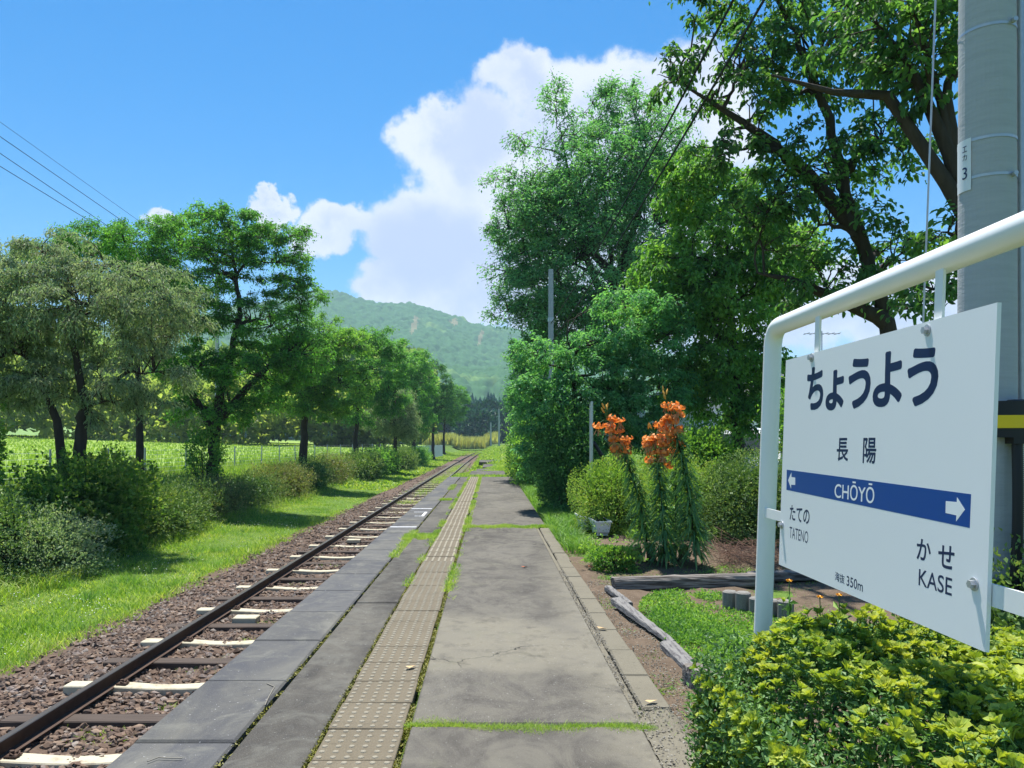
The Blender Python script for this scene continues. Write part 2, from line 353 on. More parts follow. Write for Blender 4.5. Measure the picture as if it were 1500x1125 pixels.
M['pebble'] = material('pebble', lambda N: N.mix(rnd(N), (.12, .105, .085), (.32, .3, .25)), .9)
M['bed'] = material('ballast_bed', lambda N: (lambda p: {'col': N.mix(N.noise(p, 18, 5, .7), (.05, .034, .025), (.16, .11, .08)), 'h': N.noise(p, 25, 4), 'hd': .03})(N.pos()), .95)
def m_ground(N):
    p = N.pos()
    a = N.mix(N.noise(p, .35, 6, .65), (.055, .11, .018), (.14, .22, .045))
    a = N.mix(N.math('MULTIPLY', N.step(N.noise(p, 4.5, 5, .7), .5, .7), .5), a, (.035, .075, .018))
    return {'col': a, 'h': N.noise(p, 14, 5), 'hd': .05}
M['ground'] = material('ground_grass', m_ground, .95, .1)
def m_soil(N):
    p = N.pos(); a = N.mix(N.noise(p, 7, 6, .7), (.055, .038, .026), (.19, .145, .105))
    a = N.mix(N.math('MULTIPLY', N.step(N.noise(p, 60, 3), .6, .72), .6), a, (.33, .27, .2))
    return {'col': a, 'h': N.noise(p, 40, 5), 'hd': .02}
M['soil'] = material('garden_soil', m_soil, .95, .1)
def m_field(N):
    p = N.pos(); s = N.sc(p, (1, .3, 1))
    a = N.mix(N.noise(s, .12, 4), (.20, .30, .055), (.30, .38, .095))
    return {'col': N.mix(N.math('MULTIPLY', N.noise(p, 6, 4, .7), .5), a, (.13, .25, .035)), 'h': N.noise(p, 9, 5), 'hd': .12}
M['field'] = material('rice_field', m_field, .9, .1)
def m_hill(N):
    r = rnd(N); p = N.pos()
    n = N.noise(p, .012, 5, .65)
    a = N.mix(N.noise(p, .08, 3, .7), (.03, .095, .04), (.075, .17, .055))
    g = N.step(N.math('ADD', N.math('MULTIPLY', r, 1.0), N.math('MULTIPLY', N.math('SUBTRACT', n, .5), 1.1)), .5, .72)
    a = N.mix(g, a, (.19, .30, .08))
    sc = N.math('GREATER_THAN', r, 1.5)
    return N.mix(sc, a, N.mix(N.noise(p, .1, 3), (.16, .17, .085), (.21, .20, .11)))
M['hill'] = material('wooded_hill', m_hill, .95, .05)
M['conifer'] = leafmat('conifer', (.008, .028, .014), (.016, .05, .022), (.035, .085, .032), trans=.1, nscale=.05)  # conifer green, darkened to carry the cloud shade over the low hill
M['orange'] = leafmat('lily_petal', (.72, .22, .035), (.85, .33, .075), (.9, .46, .17), trans=.3, nscale=6, tcol=(1.1, 1, .8))
M['bud'] = material('lily_bud', (.65, .33, .05), .6)
M['stem'] = material('dark_stem', (.03, .035, .02), .6)
M['green_stem'] = material('green_stem', (.06, .14, .03), .6)
M['plastic'] = material('white_plastic', (.74, .75, .77), .4, .4)
M['black'] = material('black_rubber', (.012, .012, .016), .5, .4)
M['yellow'] = material('yellow_band', (.9, .6, .01), .45, .4)
M['wall'] = material('house_wall', lambda N: N.mix(N.noise(N.pos(), 3, 4), (.62, .60, .53), (.74, .72, .66)), .85)
M['roof'] = material('roof_tile', (.10, .11, .13), .6)
M['glass'] = material('dark_glass', (.04, .055, .07), .08, .8)
M['carwhite'] = material('car_paint', (.75, .77, .8), .2, .6)
M['wire'] = material('wire', (.02, .022, .03), .6)
M['dryleaf'] = material('dry_leaf', lambda N: N.mix(rnd(N), (.45, .12, .05), (.55, .42, .22)), .8)
M['ylw'] = material('yellow_petal', (.85, .42, .02), .6)

# ------------------------------------------------------------------ terrain
def sstep(x, a, b):
    t = np.clip((x-a)/(b-a), 0, 1); return t*t*(3-2*t)
def gz(X, Y):
    X = np.asarray(X, float); Y = np.asarray(Y, float)
    left = np.interp(X, [-400, -100, -60, -30, -12, -10.2, -9.0, -7.6, -5.5, -1.7], [6, 2.6, 1.5, .45, .05, .05, -.6, -.95, -1.1, -1.15])
    right = np.interp(X, [-1.7, 1.0, 1.3, 4, 60, 400], [-.08, -.08, -.07, -.03, .3, 1])
    # platform mound ends, track bed runs on
    m = sstep(X, -1.78, -1.70)
    near = left*(1-m)+right*m
    m2 = sstep(X, -2.3, .6)
    far = left*(1-m2)+(right-.02)*m2
    k = sstep(Y, 34, 60)
    z = near*(1-k)+far*k
    rise = sstep(Y, 60, 190)*sstep(X, -7, 6)*.5
    lft = sstep(Y, 120, 400)*0.6
    return z+rise+lft*sstep(X, -12, -3)*(1-m*0)
def noise2(X, Y, s, seed=0):
    """cheap smooth value noise"""
    rg = np.random.default_rng(seed); G = rg.random((256, 256))
    x = X/s; y = Y/s; xi = np.floor(x).astype(int); yi = np.floor(y).astype(int); fx = x-xi; fy = y-yi
    fx = fx*fx*(3-2*fx); fy = fy*fy*(3-2*fy); g = lambda a, b: G[a % 256, b % 256]
    return (g(xi, yi)*(1-fx)+g(xi+1, yi)*fx)*(1-fy)+(g(xi, yi+1)*(1-fx)+g(xi+1, yi+1)*fx)*fy
def grid(xs, ys, zf):
    X, Y = np.meshgrid(xs, ys, indexing='ij'); Z = zf(X, Y)
    V = np.stack([X, Y, Z], -1).reshape(-1, 3); n, k = len(xs), len(ys)
    i, j = np.meshgrid(np.arange(n-1), np.arange(k-1), indexing='ij'); b = i*k+j
    return V, np.stack([b, b+k, b+k+1, b+1], -1).reshape(-1, 4)
xs = np.concatenate([[-3000, -1500, -700, -400, -250, -160, -100, -80, -60, -45, -35, -25, -18, -14, -12], np.arange(-11.5, -1.9, .35), [-1.78, -1.74, -1.70, -1.5], np.arange(-1, 7, .4), [8, 10, 14, 20, 30, 50, 90, 160, 300, 600, 1200, 3000]])
ys = np.concatenate([[-3000, -1000, -300, -100, -40, -20, -10], np.arange(-6, 60, .6), np.arange(60, 200, 5), [220, 260, 320, 400, 500, 700, 1000, 1600, 3000]])
V, Fc = grid(xs, ys, lambda X, Y: gz(X, Y)+(noise2(X, Y, 1.1, 3)-.5)*.07*(np.abs(X) > 1.05)*(X < 400))
tag(obj('ground', [(V, Fc)], M['ground'], smooth=True), kind='structure')
V, Fc = grid(np.concatenate([[-330, -200, -130, -90], np.arange(-70, -12.0, 2)]), np.concatenate([np.arange(-20, 120, 3), [130, 150, 180, 220]]), lambda X, Y: gz(X, Y)+.28+(noise2(X, Y, 2, 5)-.5)*.06)
tag(obj('rice_field', [(V, Fc)], M['field'], smooth=True), kind='structure')
V, Fc = grid(np.arange(1.0, 5.3, .09), np.arange(.3, 12.6, .09), lambda X, Y: gz(X, Y)+.03+(noise2(X, Y, .35, 8)-.5)*.06+(noise2(X, Y, .12, 9)-.5)*.025)
tag(obj('garden_soil', [(V, Fc)], M['soil'], smooth=True), kind='structure')

# mountain: real far slope, canopy domes in the surface itself
def domes(X, Y, s, seed):
    rg = np.random.default_rng(seed); J = rg.random((128, 128, 3)); xi = np.floor(X/s).astype(int); yi = np.floor(Y/s).astype(int)
    best = np.zeros_like(X)
    for a in (-1, 0, 1):
        for b in (-1, 0, 1):
            cx = xi+a; cy = yi+b; j = J[cx % 128, cy % 128]
            r = s*(.55+.35*j[..., 2]); d2 = ((X-(cx+j[..., 0])*s)**2+(Y-(cy+j[..., 1])*s)**2)/r**2
            best = np.maximum(best, np.sqrt(np.clip(1-d2, 0, 1))*r)
    return best
rpx = np.array([-900, -300, -50, 100, 250, 380, 455, 500, 522, 560, 605, 650, 690, 740, 800, 900, 1000, 1200, 1700, 2300])
rpy = np.array([560, 520, 500, 480, 470, 448, 430, 431, 441, 449, 449, 463, 474, 484, 497, 515, 525, 530, 560, 600])
def hillz(X, Y):
    u = X/np.maximum(Y, 1)*F+VX
    Dr = 1400.; top = (VY-np.interp(u, rpx, rpy))/F*Dr+CH
    t = np.clip((Y-430)/(Dr-430), 0, 1); s = .10*t+.90*t**1.35
    back = sstep(Y, 1420, 2100)
    n = (noise2(X, Y, 170, 11)-.5)*44+(noise2(X, Y, 70, 12)-.5)*20
    rav = np.abs(noise2(X+.25*Y, Y*.25, 85, 13)-.5)*2
    z = top*s*(1-.75*back)+n*np.sin(np.pi*np.clip(t, 0, 1))*.9-(1-rav)*16*np.sin(np.pi*np.clip(t, 0, 1))
    return np.where(Y < 440, -2, z-3)
us = np.concatenate([np.linspace(-1.5, -.66, 40), np.linspace(-.655, .10, 400), np.linspace(.11, 1.5, 50)])
Ds = np.concatenate([np.linspace(425, 1410, 215), np.linspace(1425, 2200, 16)])
U, D = np.meshgrid(us, Ds, indexing='ij'); X = U*D; Y = D
Z = hillz(X, Y); op = noise2(X, Y, 95, 21)*.6+noise2(X, Y, 33, 22)*.4
px = U*F+VX
rid = sstep(Z/np.maximum((VY-np.interp(px, rpx, rpy))/F*1400, 1), .86, 1.0)
openm = np.clip(op*.62+rid*.22+sstep(Y, 640, 520)*.32, 0, 1)
treeamp = 1-.8*sstep(openm, .55, .7)
Z = Z+domes(X, Y, 9.5, 5)*1.25*treeamp+domes(X+31, Y-17, 6, 6)*.5*treeamp
V = np.stack([X, Y, Z], -1).reshape(-1, 3); n, k = len(us), len(Ds)
i, j = np.meshgrid(np.arange(n-1), np.arange(k-1), indexing='ij'); b = i*k+j
Fc = np.stack([b, b+k, b+k+1, b+1], -1).reshape(-1, 4)
fa = openm[:-1, :-1].copy()
py_ = VY-(Z-CH)/Y*F
for (sx, sy, rx, ry) in [(607, 474, 5, 11), (603, 484, 3, 8), (664, 473, 5, 5), (703, 495, 3, 12)]:
    q = ((px-sx-(py_-sy)*-.25)/rx)**2+((py_-sy)/ry)**2+(noise2(X, Y, 12, 31)-.5)*1.6
    fa[(q < 1)[:-1, :-1]] = 2.0
fa = fa.ravel()
tag(obj('mountain', [(V, Fc, 0, fa)], M['hill'], smooth=True), kind='structure')
# conifer hill in front of it, cloud shade put into its dark colour
def hz2(X, Y): return np.clip(17*np.exp(-((X-20)/70)**2)*np.exp(-((Y-430)/75)**2)+3*np.exp(-((X+60)/80)**2-((Y-420)/70)**2), 0, 40)-1
V, Fc = grid(np.linspace(-260, 260, 60), np.linspace(270, 640, 40), hz2)
tag(obj('hill', [(V, Fc, 0, .2)], M['hill'], smooth=True), kind='structure')
def conifers(n, x0, x1, y0, y1, h, seed, zf):
    rg = np.random.default_rng(seed); ch = []
    X = rg.uniform(x0, x1, n); Y = rg.uniform(y0, y1, n); Z = zf(X, Y); H = h*rg.uniform(.7, 1.25, n); sd_ = 7
    for lv in range(3):
        th = np.arange(sd_)/sd_*2*math.pi
        z0 = Z+H*(.05+.28*lv); r = H*.26*(1-.27*lv); z1 = Z+H*(.5+.25*lv)
        rr = r[:, None]*rg.uniform(.7, 1.3, (n, sd_))
        ring = np.stack([X[:, None]+rr*np.cos(th), Y[:, None]+rr*np.sin(th), z0[:, None]+rg.uniform(-.06, .06, (n, sd_))*H[:, None]], -1)
        V = np.concatenate([ring, np.stack([X, Y, z1], -1)[:, None]], 1).reshape(-1, 3); b = np.arange(n)[:, None]*(sd_+1)
        Ft = np.concatenate([b+np.array([[q, (q+1) % sd_, sd_]]) for q in range(sd_)], 0)
        ch.append((V, Ft, 0, np.tile(rg.random(n), sd_)))
    return ch
tag(obj('conifer_wood', conifers(1500, -150, 160, 330, 470, 11, 3, hz2), M['conifer']), 'blue-green conifer wood, coloured darker for cloud shade, on the low hill below the mountain', 'woodland', kind='stuff')

# ------------------------------------------------------------------ vegetation generators
def ell(x, y, Y, rx, rz, ry=None, dY=0):
    c = P(x, y, Y+dY); a = rx/F*Y; return (*c, a, ry if ry else a, rz/F*Y)
def esample(rg, ells, n, r0, r1):
    E = np.array(ells); w = (E[:, 3]*E[:, 4]*E[:, 5])**.8; k = rg.choice(len(E), n, p=w/w.sum())
    d = norm(rg.normal(size=(n, 3))); r = (r0**3+(r1**3-r0**3)*rg.random(n))**(1/3)
    return E[k, :3]+d*r[:, None]*E[k, 3:6]
def attach(nodes, t, drop=.5):
    out = np.empty((len(t), 3)); idx = np.empty(len(t), int)
    for s in range(0, len(t), 400):
        q = t[s:s+400]; d = np.linalg.norm(nodes[None]-q[:, None], axis=2)+drop*np.maximum(0, nodes[None, :, 2]-q[:, None, 2]+.2)
        j = d.argmin(1); out[s:s+400] = nodes[j]; idx[s:s+400] = j
    return out, idx
def tree(name, trunk, ells, leafm, label, cat='tree', group=None, seed=0, r0=.2, nlimb=10, nbr=110, ntw=1500, lpt=22, leaf=.09, lw=.45,
         twl=.75, droop=.35, flat=.7, shape=4, shell=.5, extra=None, limb_r=.4, up=.3):
    rg = np.random.default_rng(seed); trunk = np.array(trunk, float); ells = list(ells)
    base = trunk[0].copy()
    # smooth the trunk line
    tt = np.linspace(0, len(trunk)-1, len(trunk)*5)
    tp = np.stack([np.interp(tt, np.arange(len(trunk)), trunk[:, q]) for q in range(3)], 1)
    tp[1:-1] = (tp[:-2]+tp[1:-1]*2+tp[2:])/4; tp[1:-1] += rg.normal(0, r0*.10, tp[1:-1].shape)
    rad = r0*(1-.86*np.linspace(0, 1, len(tp))**.8); rad[0] *= 1.45; rad[1] *= 1.15; nr = rad.copy()
    W_ = [tubes(tp[None], rad[None], 10)]
    if extra:
        for ex in extra:
            ex = np.array(ex, float); t2 = np.linspace(0, len(ex)-1, len(ex)*4)
            e2 = np.stack([np.interp(t2, np.arange(len(ex)), ex[:, q]) for q in range(3)], 1)
            er = r0*.7*(1-.85*np.linspace(0, 1, len(e2))); e2[0] = tp[np.linalg.norm(tp-e2[0], axis=1).argmin()]
            W_.append(tubes(e2[None], er[None], 8)); tp = np.concatenate([tp, e2[len(e2)//3:]]); nr = np.concatenate([nr, er[len(e2)//3:]])
    zmin = min(e[2]-e[5] for e in ells)
    tk_ = (tp[:, 2] > min(base[2]+.25*(tp[:, 2].max()-base[2]), zmin+.5)); top = tp[tk_]; nr = nr[tk_]
    E = np.array(ells)
    lt = np.concatenate([E[:, :3], esample(rg, ells, nlimb, .1, .75)])
    a, ai_ = attach(top, lt, 1.4); dist = np.linalg.norm(lt-a, axis=1)
    c = a+(lt-a)*.45+np.array([0, 0, 1])*dist[:, None]*up+rg.normal(0, .1, a.shape)*dist[:, None]
    K = 9; LB = bez(a, c, lt, K); LB[:, 1:-1] += rg.normal(0, .03, (len(a), K-2, 3))*dist[:, None, None]
    lr = np.minimum(np.clip(r0*limb_r*(dist/ (dist.mean()+.01))**.5, .01, r0*.6), nr[ai_]*.85)
    W_.append(tubes(LB, lr[:, None]*(1-.8*np.linspace(0, 1, K))[None], 6))
    ln = LB[:, 2:].reshape(-1, 3)
    bt = esample(rg, ells, nbr, shell, .97); a, _ = attach(ln, bt, .6); dist = np.linalg.norm(bt-a, axis=1)
    c = a+(bt-a)*.5+np.array([0, 0, 1])*dist[:, None]*(.18)+rg.normal(0, .09, a.shape)*dist[:, None]
    K = 6; BR = bez(a, c, bt, K); BR += np.concatenate([np.zeros((nbr, 1, 3)), rg.normal(0, .03, (nbr, K-1, 3))*dist[:, None, None]], 1)
    W_.append(tubes(BR, (r0*.11*np.clip(dist, .3, 2)**.4)[:, None]*(1-.75*np.linspace(0, 1, K))[None], 4))
    bn = BR[:, 1:].reshape(-1, 3); bn = np.concatenate([bn, LB[:, 5:].reshape(-1, 3)]); bd = norm(np.concatenate([np.repeat((BR[:, -1]-BR[:, 0])[:, None], K-1, 1).reshape(-1, 3), np.repeat((LB[:, -1]-LB[:, 0])[:, None], 4, 1).reshape(-1, 3)]))
    # twigs from the branches
    tg = esample(rg, ells, ntw, shell*.9, 1.04); a, ix = attach(bn, tg, .3)
    v = tg-a; dl = np.linalg.norm(v, axis=1, keepdims=True); ln_ = np.minimum(dl, twl)*rg.uniform(.75, 1.1, (ntw, 1))
    v = norm(norm(v)+bd[ix]*.45+rg.normal(0, .2, v.shape)); v[:, 2] *= flat; b_ = a+v*np.maximum(ln_, twl*.45)
    c = (a+b_)/2; c[:, 2] += ln_[:, 0]*.12; b_[:, 2] -= ln_[:, 0]*droop*.5
    K = 3; TW = bez(a, c, b_, K)
    W_.append(tubes(TW, np.full((ntw, 1), r0*.03+.003)*(1-.6*np.linspace(0, 1, K))[None], 3))
    # leaves along the twigs
    t = (np.arange(lpt)+rg.random((ntw, lpt)))/lpt*.95+.08; t = np.clip(t, 0, 1)[..., None]
    pp = (1-t)**2*a[:, None]+2*t*(1-t)*c[:, None]+t*t*b_[:, None]
    tn = norm(2*(1-t)*(c-a)[:, None]+2*t*(b_-c)[:, None]); sg = np.where(np.arange(lpt) % 2, 1., -1.)[None, :, None]
    sd_ = norm(np.cross(tn, [0, 0, 1.])+1e-6)
    d = tn*.55+sd_*sg*.8+rg.normal(0, .38, pp.shape); d[..., 2] -= droop+rg.random((ntw, lpt))*.3
    nn = rg.normal(0, .45, pp.shape)+np.array([0, 0, 1.])
    pp = pp+rg.normal(0, twl*.07, pp.shape)
    N_ = ntw*lpt; L = leaf*rg.uniform(.65, 1.2, N_)
    av = np.clip(np.repeat(rg.random(ntw), lpt)*.55+rg.random(N_)*.5, 0, 1)
    lc = L2(leaves(pp.reshape(-1, 3), d.reshape(-1, 3), nn.reshape(-1, 3), L, L*lw, 0, av, shape=shape))
    o = empty(name, base, 0, label, cat, group)
    sh = lambda cs: [(c_[0]-base, *c_[1:]) for c_ in cs]
    obj('trunk', sh(W_), M['bark'], o, smooth=True)
    cr = obj('crown', sh(lc), leafm, o); cr['kind'] = 'stuff'
    return o
def lumpy(rg, r, n=900, seed=0, pw=2.4):
    """directions on a lumpy superellipsoid"""
    d = norm(rg.normal(size=(n, 3))); k = (np.abs(d)**pw).sum(1)**(-1/pw)
    return d*k[:, None], d
def shrub(name, c, r, n, leafm, label, leaf=.035, cat='shrub', group=None, seed=0, lw=.55, core=True, pw=2.6, bump=.14, shape=4, cut=None, twig=True, mats=None, spread=.5, top=None):
    """rounded bush: leaves in the outer third, twigs inside"""
    rg = np.random.default_rng(seed); c = np.array(c, float); r = np.array(r, float)
    s, d = lumpy(rg, 1, n, pw=pw)
    bmp = 1+bump*2*(noise2(s[:, 0]*r[0]*3+50, s[:, 1]*r[1]*3+s[:, 2]*7+50, 1.0, seed)-.5)+bump*(noise2(s[:, 0]*r[0]*9+90, (s[:, 1]*r[1]+s[:, 2]*r[2])*9+90, 1.0, seed+1)-.5)
    dep = 1-.3*rg.random(n)**1.6
    p = s*r*(bmp*dep)[:, None]
    if cut is not None: k = p[:, 2] > cut-c[2]; p = p[k]; d = d[k]
    n = len(p); d2 = d+rg.normal(0, spread, (n, 3)); d2[:, 2] += .35; nn = d+rg.normal(0, .5, (n, 3)); nn[:, 2] += .6
    L = leaf*rg.uniform(.6, 1.25, n)
    lc = L2(leaves(p, d2, nn, L, L*lw, 0, rg.random(n), shape=shape))
    ms = int(60*(r[0]*r[1]*r[2])**.33)+20; ps, ds = lumpy(rg, 1, ms, pw=pw); ps = ps*r; kk = ds[:, 2] > -.15; ps, ds = ps[kk], ds[kk]; ms = len(ps)
    sl_ = np.minimum(.5, leaf*rg.uniform(2, 7, ms))[:, None]; dd = norm(ds*.6+rg.normal(0, .35, (ms, 3))+[0, 0, .6]); se = ps+dd*sl_; lp_ = 9
    tt_ = (np.arange(lp_)+.5)/lp_; pp_ = ps[:, None]+(se-ps)[:, None]*tt_[None, :, None]; dv = rg.normal(0, .7, pp_.shape)+dd[:, None]*.6
    L_ = leaf*rg.uniform(.7, 1.2, ms*lp_); lc = lc+L2(leaves(pp_.reshape(-1, 3), dv.reshape(-1, 3), rg.normal(0, .5, (ms*lp_, 3))+[0, 0, 1], L_, L_*lw, 0, rg.uniform(.4, 1, ms*lp_), shape=shape))
    base = np.array([c[0], c[1], gz(c[0], c[1])])
    o = empty(name, base, 0, label, cat, group)
    sh = lambda cs: [(q[0]+c-base, *q[1:]) for q in cs]
    obj('foliage', sh(lc), leafm, o)['kind'] = 'stuff'
    m = 70; tp_, _ = lumpy(rg, 1, m, pw=pw); e = tp_*r*rg.uniform(.7, .98, (m, 1)); e[:, 2] = np.maximum(e[:, 2], -.3*r[2])
    a = np.zeros((m, 3)); a[:, :2] = e[:, :2]*.25; a[:, 2] = base[2]-c[2]; cc = a*.5+e*.5; cc[:, 2] -= .1*r[2]
    obj('stems', sh([tubes(bez(a, cc, e, 5), np.full((m, 1), .012)*(1-.7*np.linspace(0, 1, 5))[None], 4)]), M['bark'], o)['kind'] = 'stuff'
    if core:
        # shaded inner mass of small leaves, coarser
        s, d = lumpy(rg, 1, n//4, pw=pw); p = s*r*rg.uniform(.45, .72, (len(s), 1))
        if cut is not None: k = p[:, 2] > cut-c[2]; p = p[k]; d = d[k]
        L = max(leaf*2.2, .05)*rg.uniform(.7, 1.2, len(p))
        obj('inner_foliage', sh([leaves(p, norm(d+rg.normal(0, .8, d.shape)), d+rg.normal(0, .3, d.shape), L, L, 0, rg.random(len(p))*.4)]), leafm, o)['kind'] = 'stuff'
    return o
def grass(name, pts, h, w, leafm, label, cat='grass', seed=0, lean=.45, seg=1, parent=None):
    rg = np.random.default_rng(seed); n = len(pts); h = np.broadcast_to(h, (n,))*rg.uniform(.55, 1.3, n)
    th = rg.random(n)*2*math.pi; s = np.stack([np.cos(th), np.sin(th), 0*th], 1); ph = rg.random(n)*2*math.pi
    ln = np.stack([np.cos(ph), np.sin(ph), 0*ph], 1)*(lean*rg.random(n)*1.4)[:, None]
    w = (np.broadcast_to(w, (n,))*rg.uniform(.6, 1.2, n))[:, None]; H = h[:, None]
    z = np.array([0, 0, 1.])
    V = np.stack([pts-s*w/2, pts+s*w/2, pts+z*H*.55+ln*H*.35+s*w*.35, pts+z*H*.55+ln*H*.35-s*w*.35, pts+z*H*(1-.3*lean)+ln*H*1.0], 1).reshape(-1, 3)
    b = np.arange(n)[:, None]*5; a = rg.random(n)
    ch = [(V, b+np.array([[0, 1, 2, 3]]), 0, a), (V, b+np.array([[3, 2, 4]]), 0, a)]
    if seg == 1: ch = [(np.stack([pts-s*w*.6, pts+s*w*.6, pts+z*H*(1-.3*lean)+ln*H], 1).reshape(-1, 3), np.arange(n*3).reshape(-1, 3), 0, a)]
    o = obj(name, ch, leafm, parent)
    if parent is None: tag(o, label, cat, kind='stuff')
    else: o['kind'] = 'stuff'
    return o

# ------------------------------------------------------------------ platform
pf = empty('platform', (0, 0, 0), kind='structure')
XL, XJ, XT0, XT1, XK0, XK1, YE = -1.785, -1.265, -.85, -.45, .85, 1.02, 33.
obj('platform_base', [box(XL+.03, XK1-.03, -3, YE, -1.3, -.10)], M['wallconc'], pf)
y = -3.0; rg = np.random.default_rng(4)
while y < YE-.05:
    y1 = min(y+.98, YE); dz = rg.uniform(-.004, .004)
    obj('coping_slab', [box(XL+rg.uniform(-.006, .006), XJ-.012, y+.005, y1-.005, -.26, dz, 0, rg.random(), .012)], M['coping'], pf); y = y1
for (a, b, dz) in [(-3, 3.3, 0), (3.3, 7.2, -.003), (7.2, 12.0, .002), (12.25, 19.9, -.002), (20.1, 27, .0), (27.15, YE, -.003)]:
    obj('asphalt_strip', [box(XJ+.012, XT0-.014, a+.01, b-.01, -.2, dz-.002, 0, None, .01)], M['strip'], pf)
for (a, b, dz) in [(-3, 4.07, .0), (4.10, 13.55, .004), (13.62, YE, -.003)]:
    obj('asphalt_slab', [box(XT1+.03, XK0-.05 if b < 14 else XK1-.02, a, b, -.2, dz, 0, None, .012)], M['asphalt'], pf)
obj('gritty_margin', [box(XK0-.05+.004, XK0-.01, -3, 13.55, -.2, -.012, 0, .5)], M['kerb'], pf)
y = 4.35
while y < 13.1:
    obj('kerb_stone', [xf(box(0, XK1-XK0, 0, .598, -.2, rg.uniform(-.004, .006), 0, None, .012), (XK0+rg.uniform(-.008, .008), y, 0), rg.uniform(-.012, .012))], M['kerb'], pf); y += .605
V, Fc = grid(np.linspace(.80, 1.10, 9), np.arange(-3, 4.34, .06), lambda X, Y: -.004-(sstep(X, .98, 1.10))*.06+(noise2(X, Y, .08, 2)-.5)*.014)
obj('crumbled_edge', [(V, Fc)], M['kerb'], pf, smooth=True)
# beyond the main platform: patches of old paving in the grass
for (x0, x1, a, b) in [(-1.0, .75, 36, 41), (-.8, .2, 43.5, 46.5), (-.9, 1.1, 62, 69), (-.5, .45, 50, 57)]:
    obj('old_paving_patch', [box(x0, x1, a, b, -.4, float(gz((x0+x1)/2, (a+b)/2))+.05, 0, None, .02)], M['strip'], pf)
# tactile tiles
def dome_tile():
    ch = [box(.004, .396, .004, .396, -.05, 0, 0, None, .004)]
    for i in range(6):
        for j in range(6):
            cx, cy = .4/6*(i+.5), .4/6*(j+.5); th = np.arange(8)/8*2*math.pi
            r = [(.017, 0), (.0135, .0045), (.007, .0062)]
            V = np.concatenate([np.stack([cx+q*np.cos(th), cy+q*np.sin(th), 0*th+z], 1) for q, z in r]); Fs = []
            for k in range(2):
                for s in range(8): Fs.append((k*8+s, k*8+(s+1) % 8, k*8+8+(s+1) % 8, k*8+8+s))
            ch += [(V, Fs, 1), (V[16:], [list(range(8))], 1)]
    return mesh('tactile_tile', ch, [M['tile'], M['dome']])
def bar_tile():
    ch = [box(.004, .396, .004, .396, -.05, 0, 0, None, .004)]
    for i in range(5):
        cx = .4/5*(i+.5); ch.append(box(cx-.014, cx+.014, .02, .38, -.001, .006, 1, None, .004))
    return mesh('tactile_tile', ch, [M['tile'], M['dome']])
dt, bt_ = dome_tile(), bar_tile(); y = -2.4
while y < YE-.4:
    me = dt if y < 9.3 else bt_
    link('tactile_tile', me, pf, (XT0+rg.uniform(-.004, .004), y, rg.uniform(-.002, .004)), (rg.uniform(-.004, .004), rg.uniform(-.006, .006), rg.uniform(-.006, .006))); y += .402
# painted marks
lines = [box(XL+.03, -1.29, 13.5, 13.57, .0, .0045), box(XL+.03, -1.30, 17.2, 17.28, 0, .0045), box(-1.385, -1.335, 15.5, 16.36, 0, .0045), box(-1.62, -1.335, 16.37, 16.42, 0, .0045), box(-1.52, -1.39, 15.5, 15.54, 0, .0045)]
for c in lines: obj('painted_line', [(np.asarray(c[0])+[0, 0, .002], *c[1:])], M['linepaint'], pf)
# moss and grass in the joints (stuff)
def strip_pts(x0, x1, y0, y1, n, z=0., seed=0, clump=.5, cs=.35):
    rg = np.random.default_rng(seed); k = n*3; X = rg.uniform(x0, x1, k); Y = rg.uniform(y0, y1, k)
    m = noise2(X, Y, cs, seed+77)*.6+noise2(X, Y, cs*.3, seed+78)*.4+rg.random(k)*.25 > clump; p = np.stack([X[m], Y[m], np.full(m.sum(), z)], 1)
    return p[:n]
jp = [strip_pts(XT1-.005, XT1+.04, 1.5, 13.5, 9000, -.01, 1, .50), strip_pts(XT0-.03, XT0+.012, 1.5, 13, 6000, -.01, 2, .52), strip_pts(XJ-.015, XJ+.02, 2, 30, 4000, -.01, 3, .62)]
grass('joint_moss', np.concatenate(jp), .012, .012, M['moss'], 'yellow-green moss filling the joints beside the tactile tiles', 'moss', 1, lean=1.2)
def wav(x0, x1, yc, w, n, seed):
    rg = np.random.default_rng(seed); X = rg.uniform(x0, x1, n); A = noise2(X, X*0+seed, .3, seed+1); B = noise2(X, X*0+seed, .11, seed+2)
    Y = yc+(A-.5)*w*1.3+rg.normal(0, 1, n)*w*(.12+.75*B*B); k = rg.random(n) < .25+1.1*B
    return np.stack([X, Y, np.full(n, -.012)], 1)[k]
jp = [strip_pts(XT1-.02, XT1+.09, 7.2, 33, 7000, -.01, 4, .60, .5), strip_pts(XT0-.07, XT0+.02, 8, 33, 4500, -.01, 5, .6, .9), wav(XT1+.0, XK0+.02, 4.08, .085, 9000, 6),
      wav(XT1, XK1+.2, 13.58, .22, 7000, 7), strip_pts(XJ-.1, XT0, 11.8, 12.5, 2600, -.01, 8, .42), strip_pts(XJ-.05, XT0-.15, 19.7, 20.3, 900, -.01, 9, .45),
      strip_pts(XJ-.06, XJ+.06, 10, 13, 1200, -.01, 10, .5), strip_pts(-1.35, -1.15, 24, 27, 900, -.01, 12, .4), strip_pts(.8, 1.0, 1.5, 4.4, 500, -.02, 13, .62)]
jp = np.concatenate(jp)
grass('joint_grass', jp, np.where(jp[:, 1] < 5, .034, .06), np.where(jp[:, 1] < 5, .004, .010), M['grass'], 'bright grass sprouting from the cracks and joints of the platform', 'grass', 2, lean=.9)
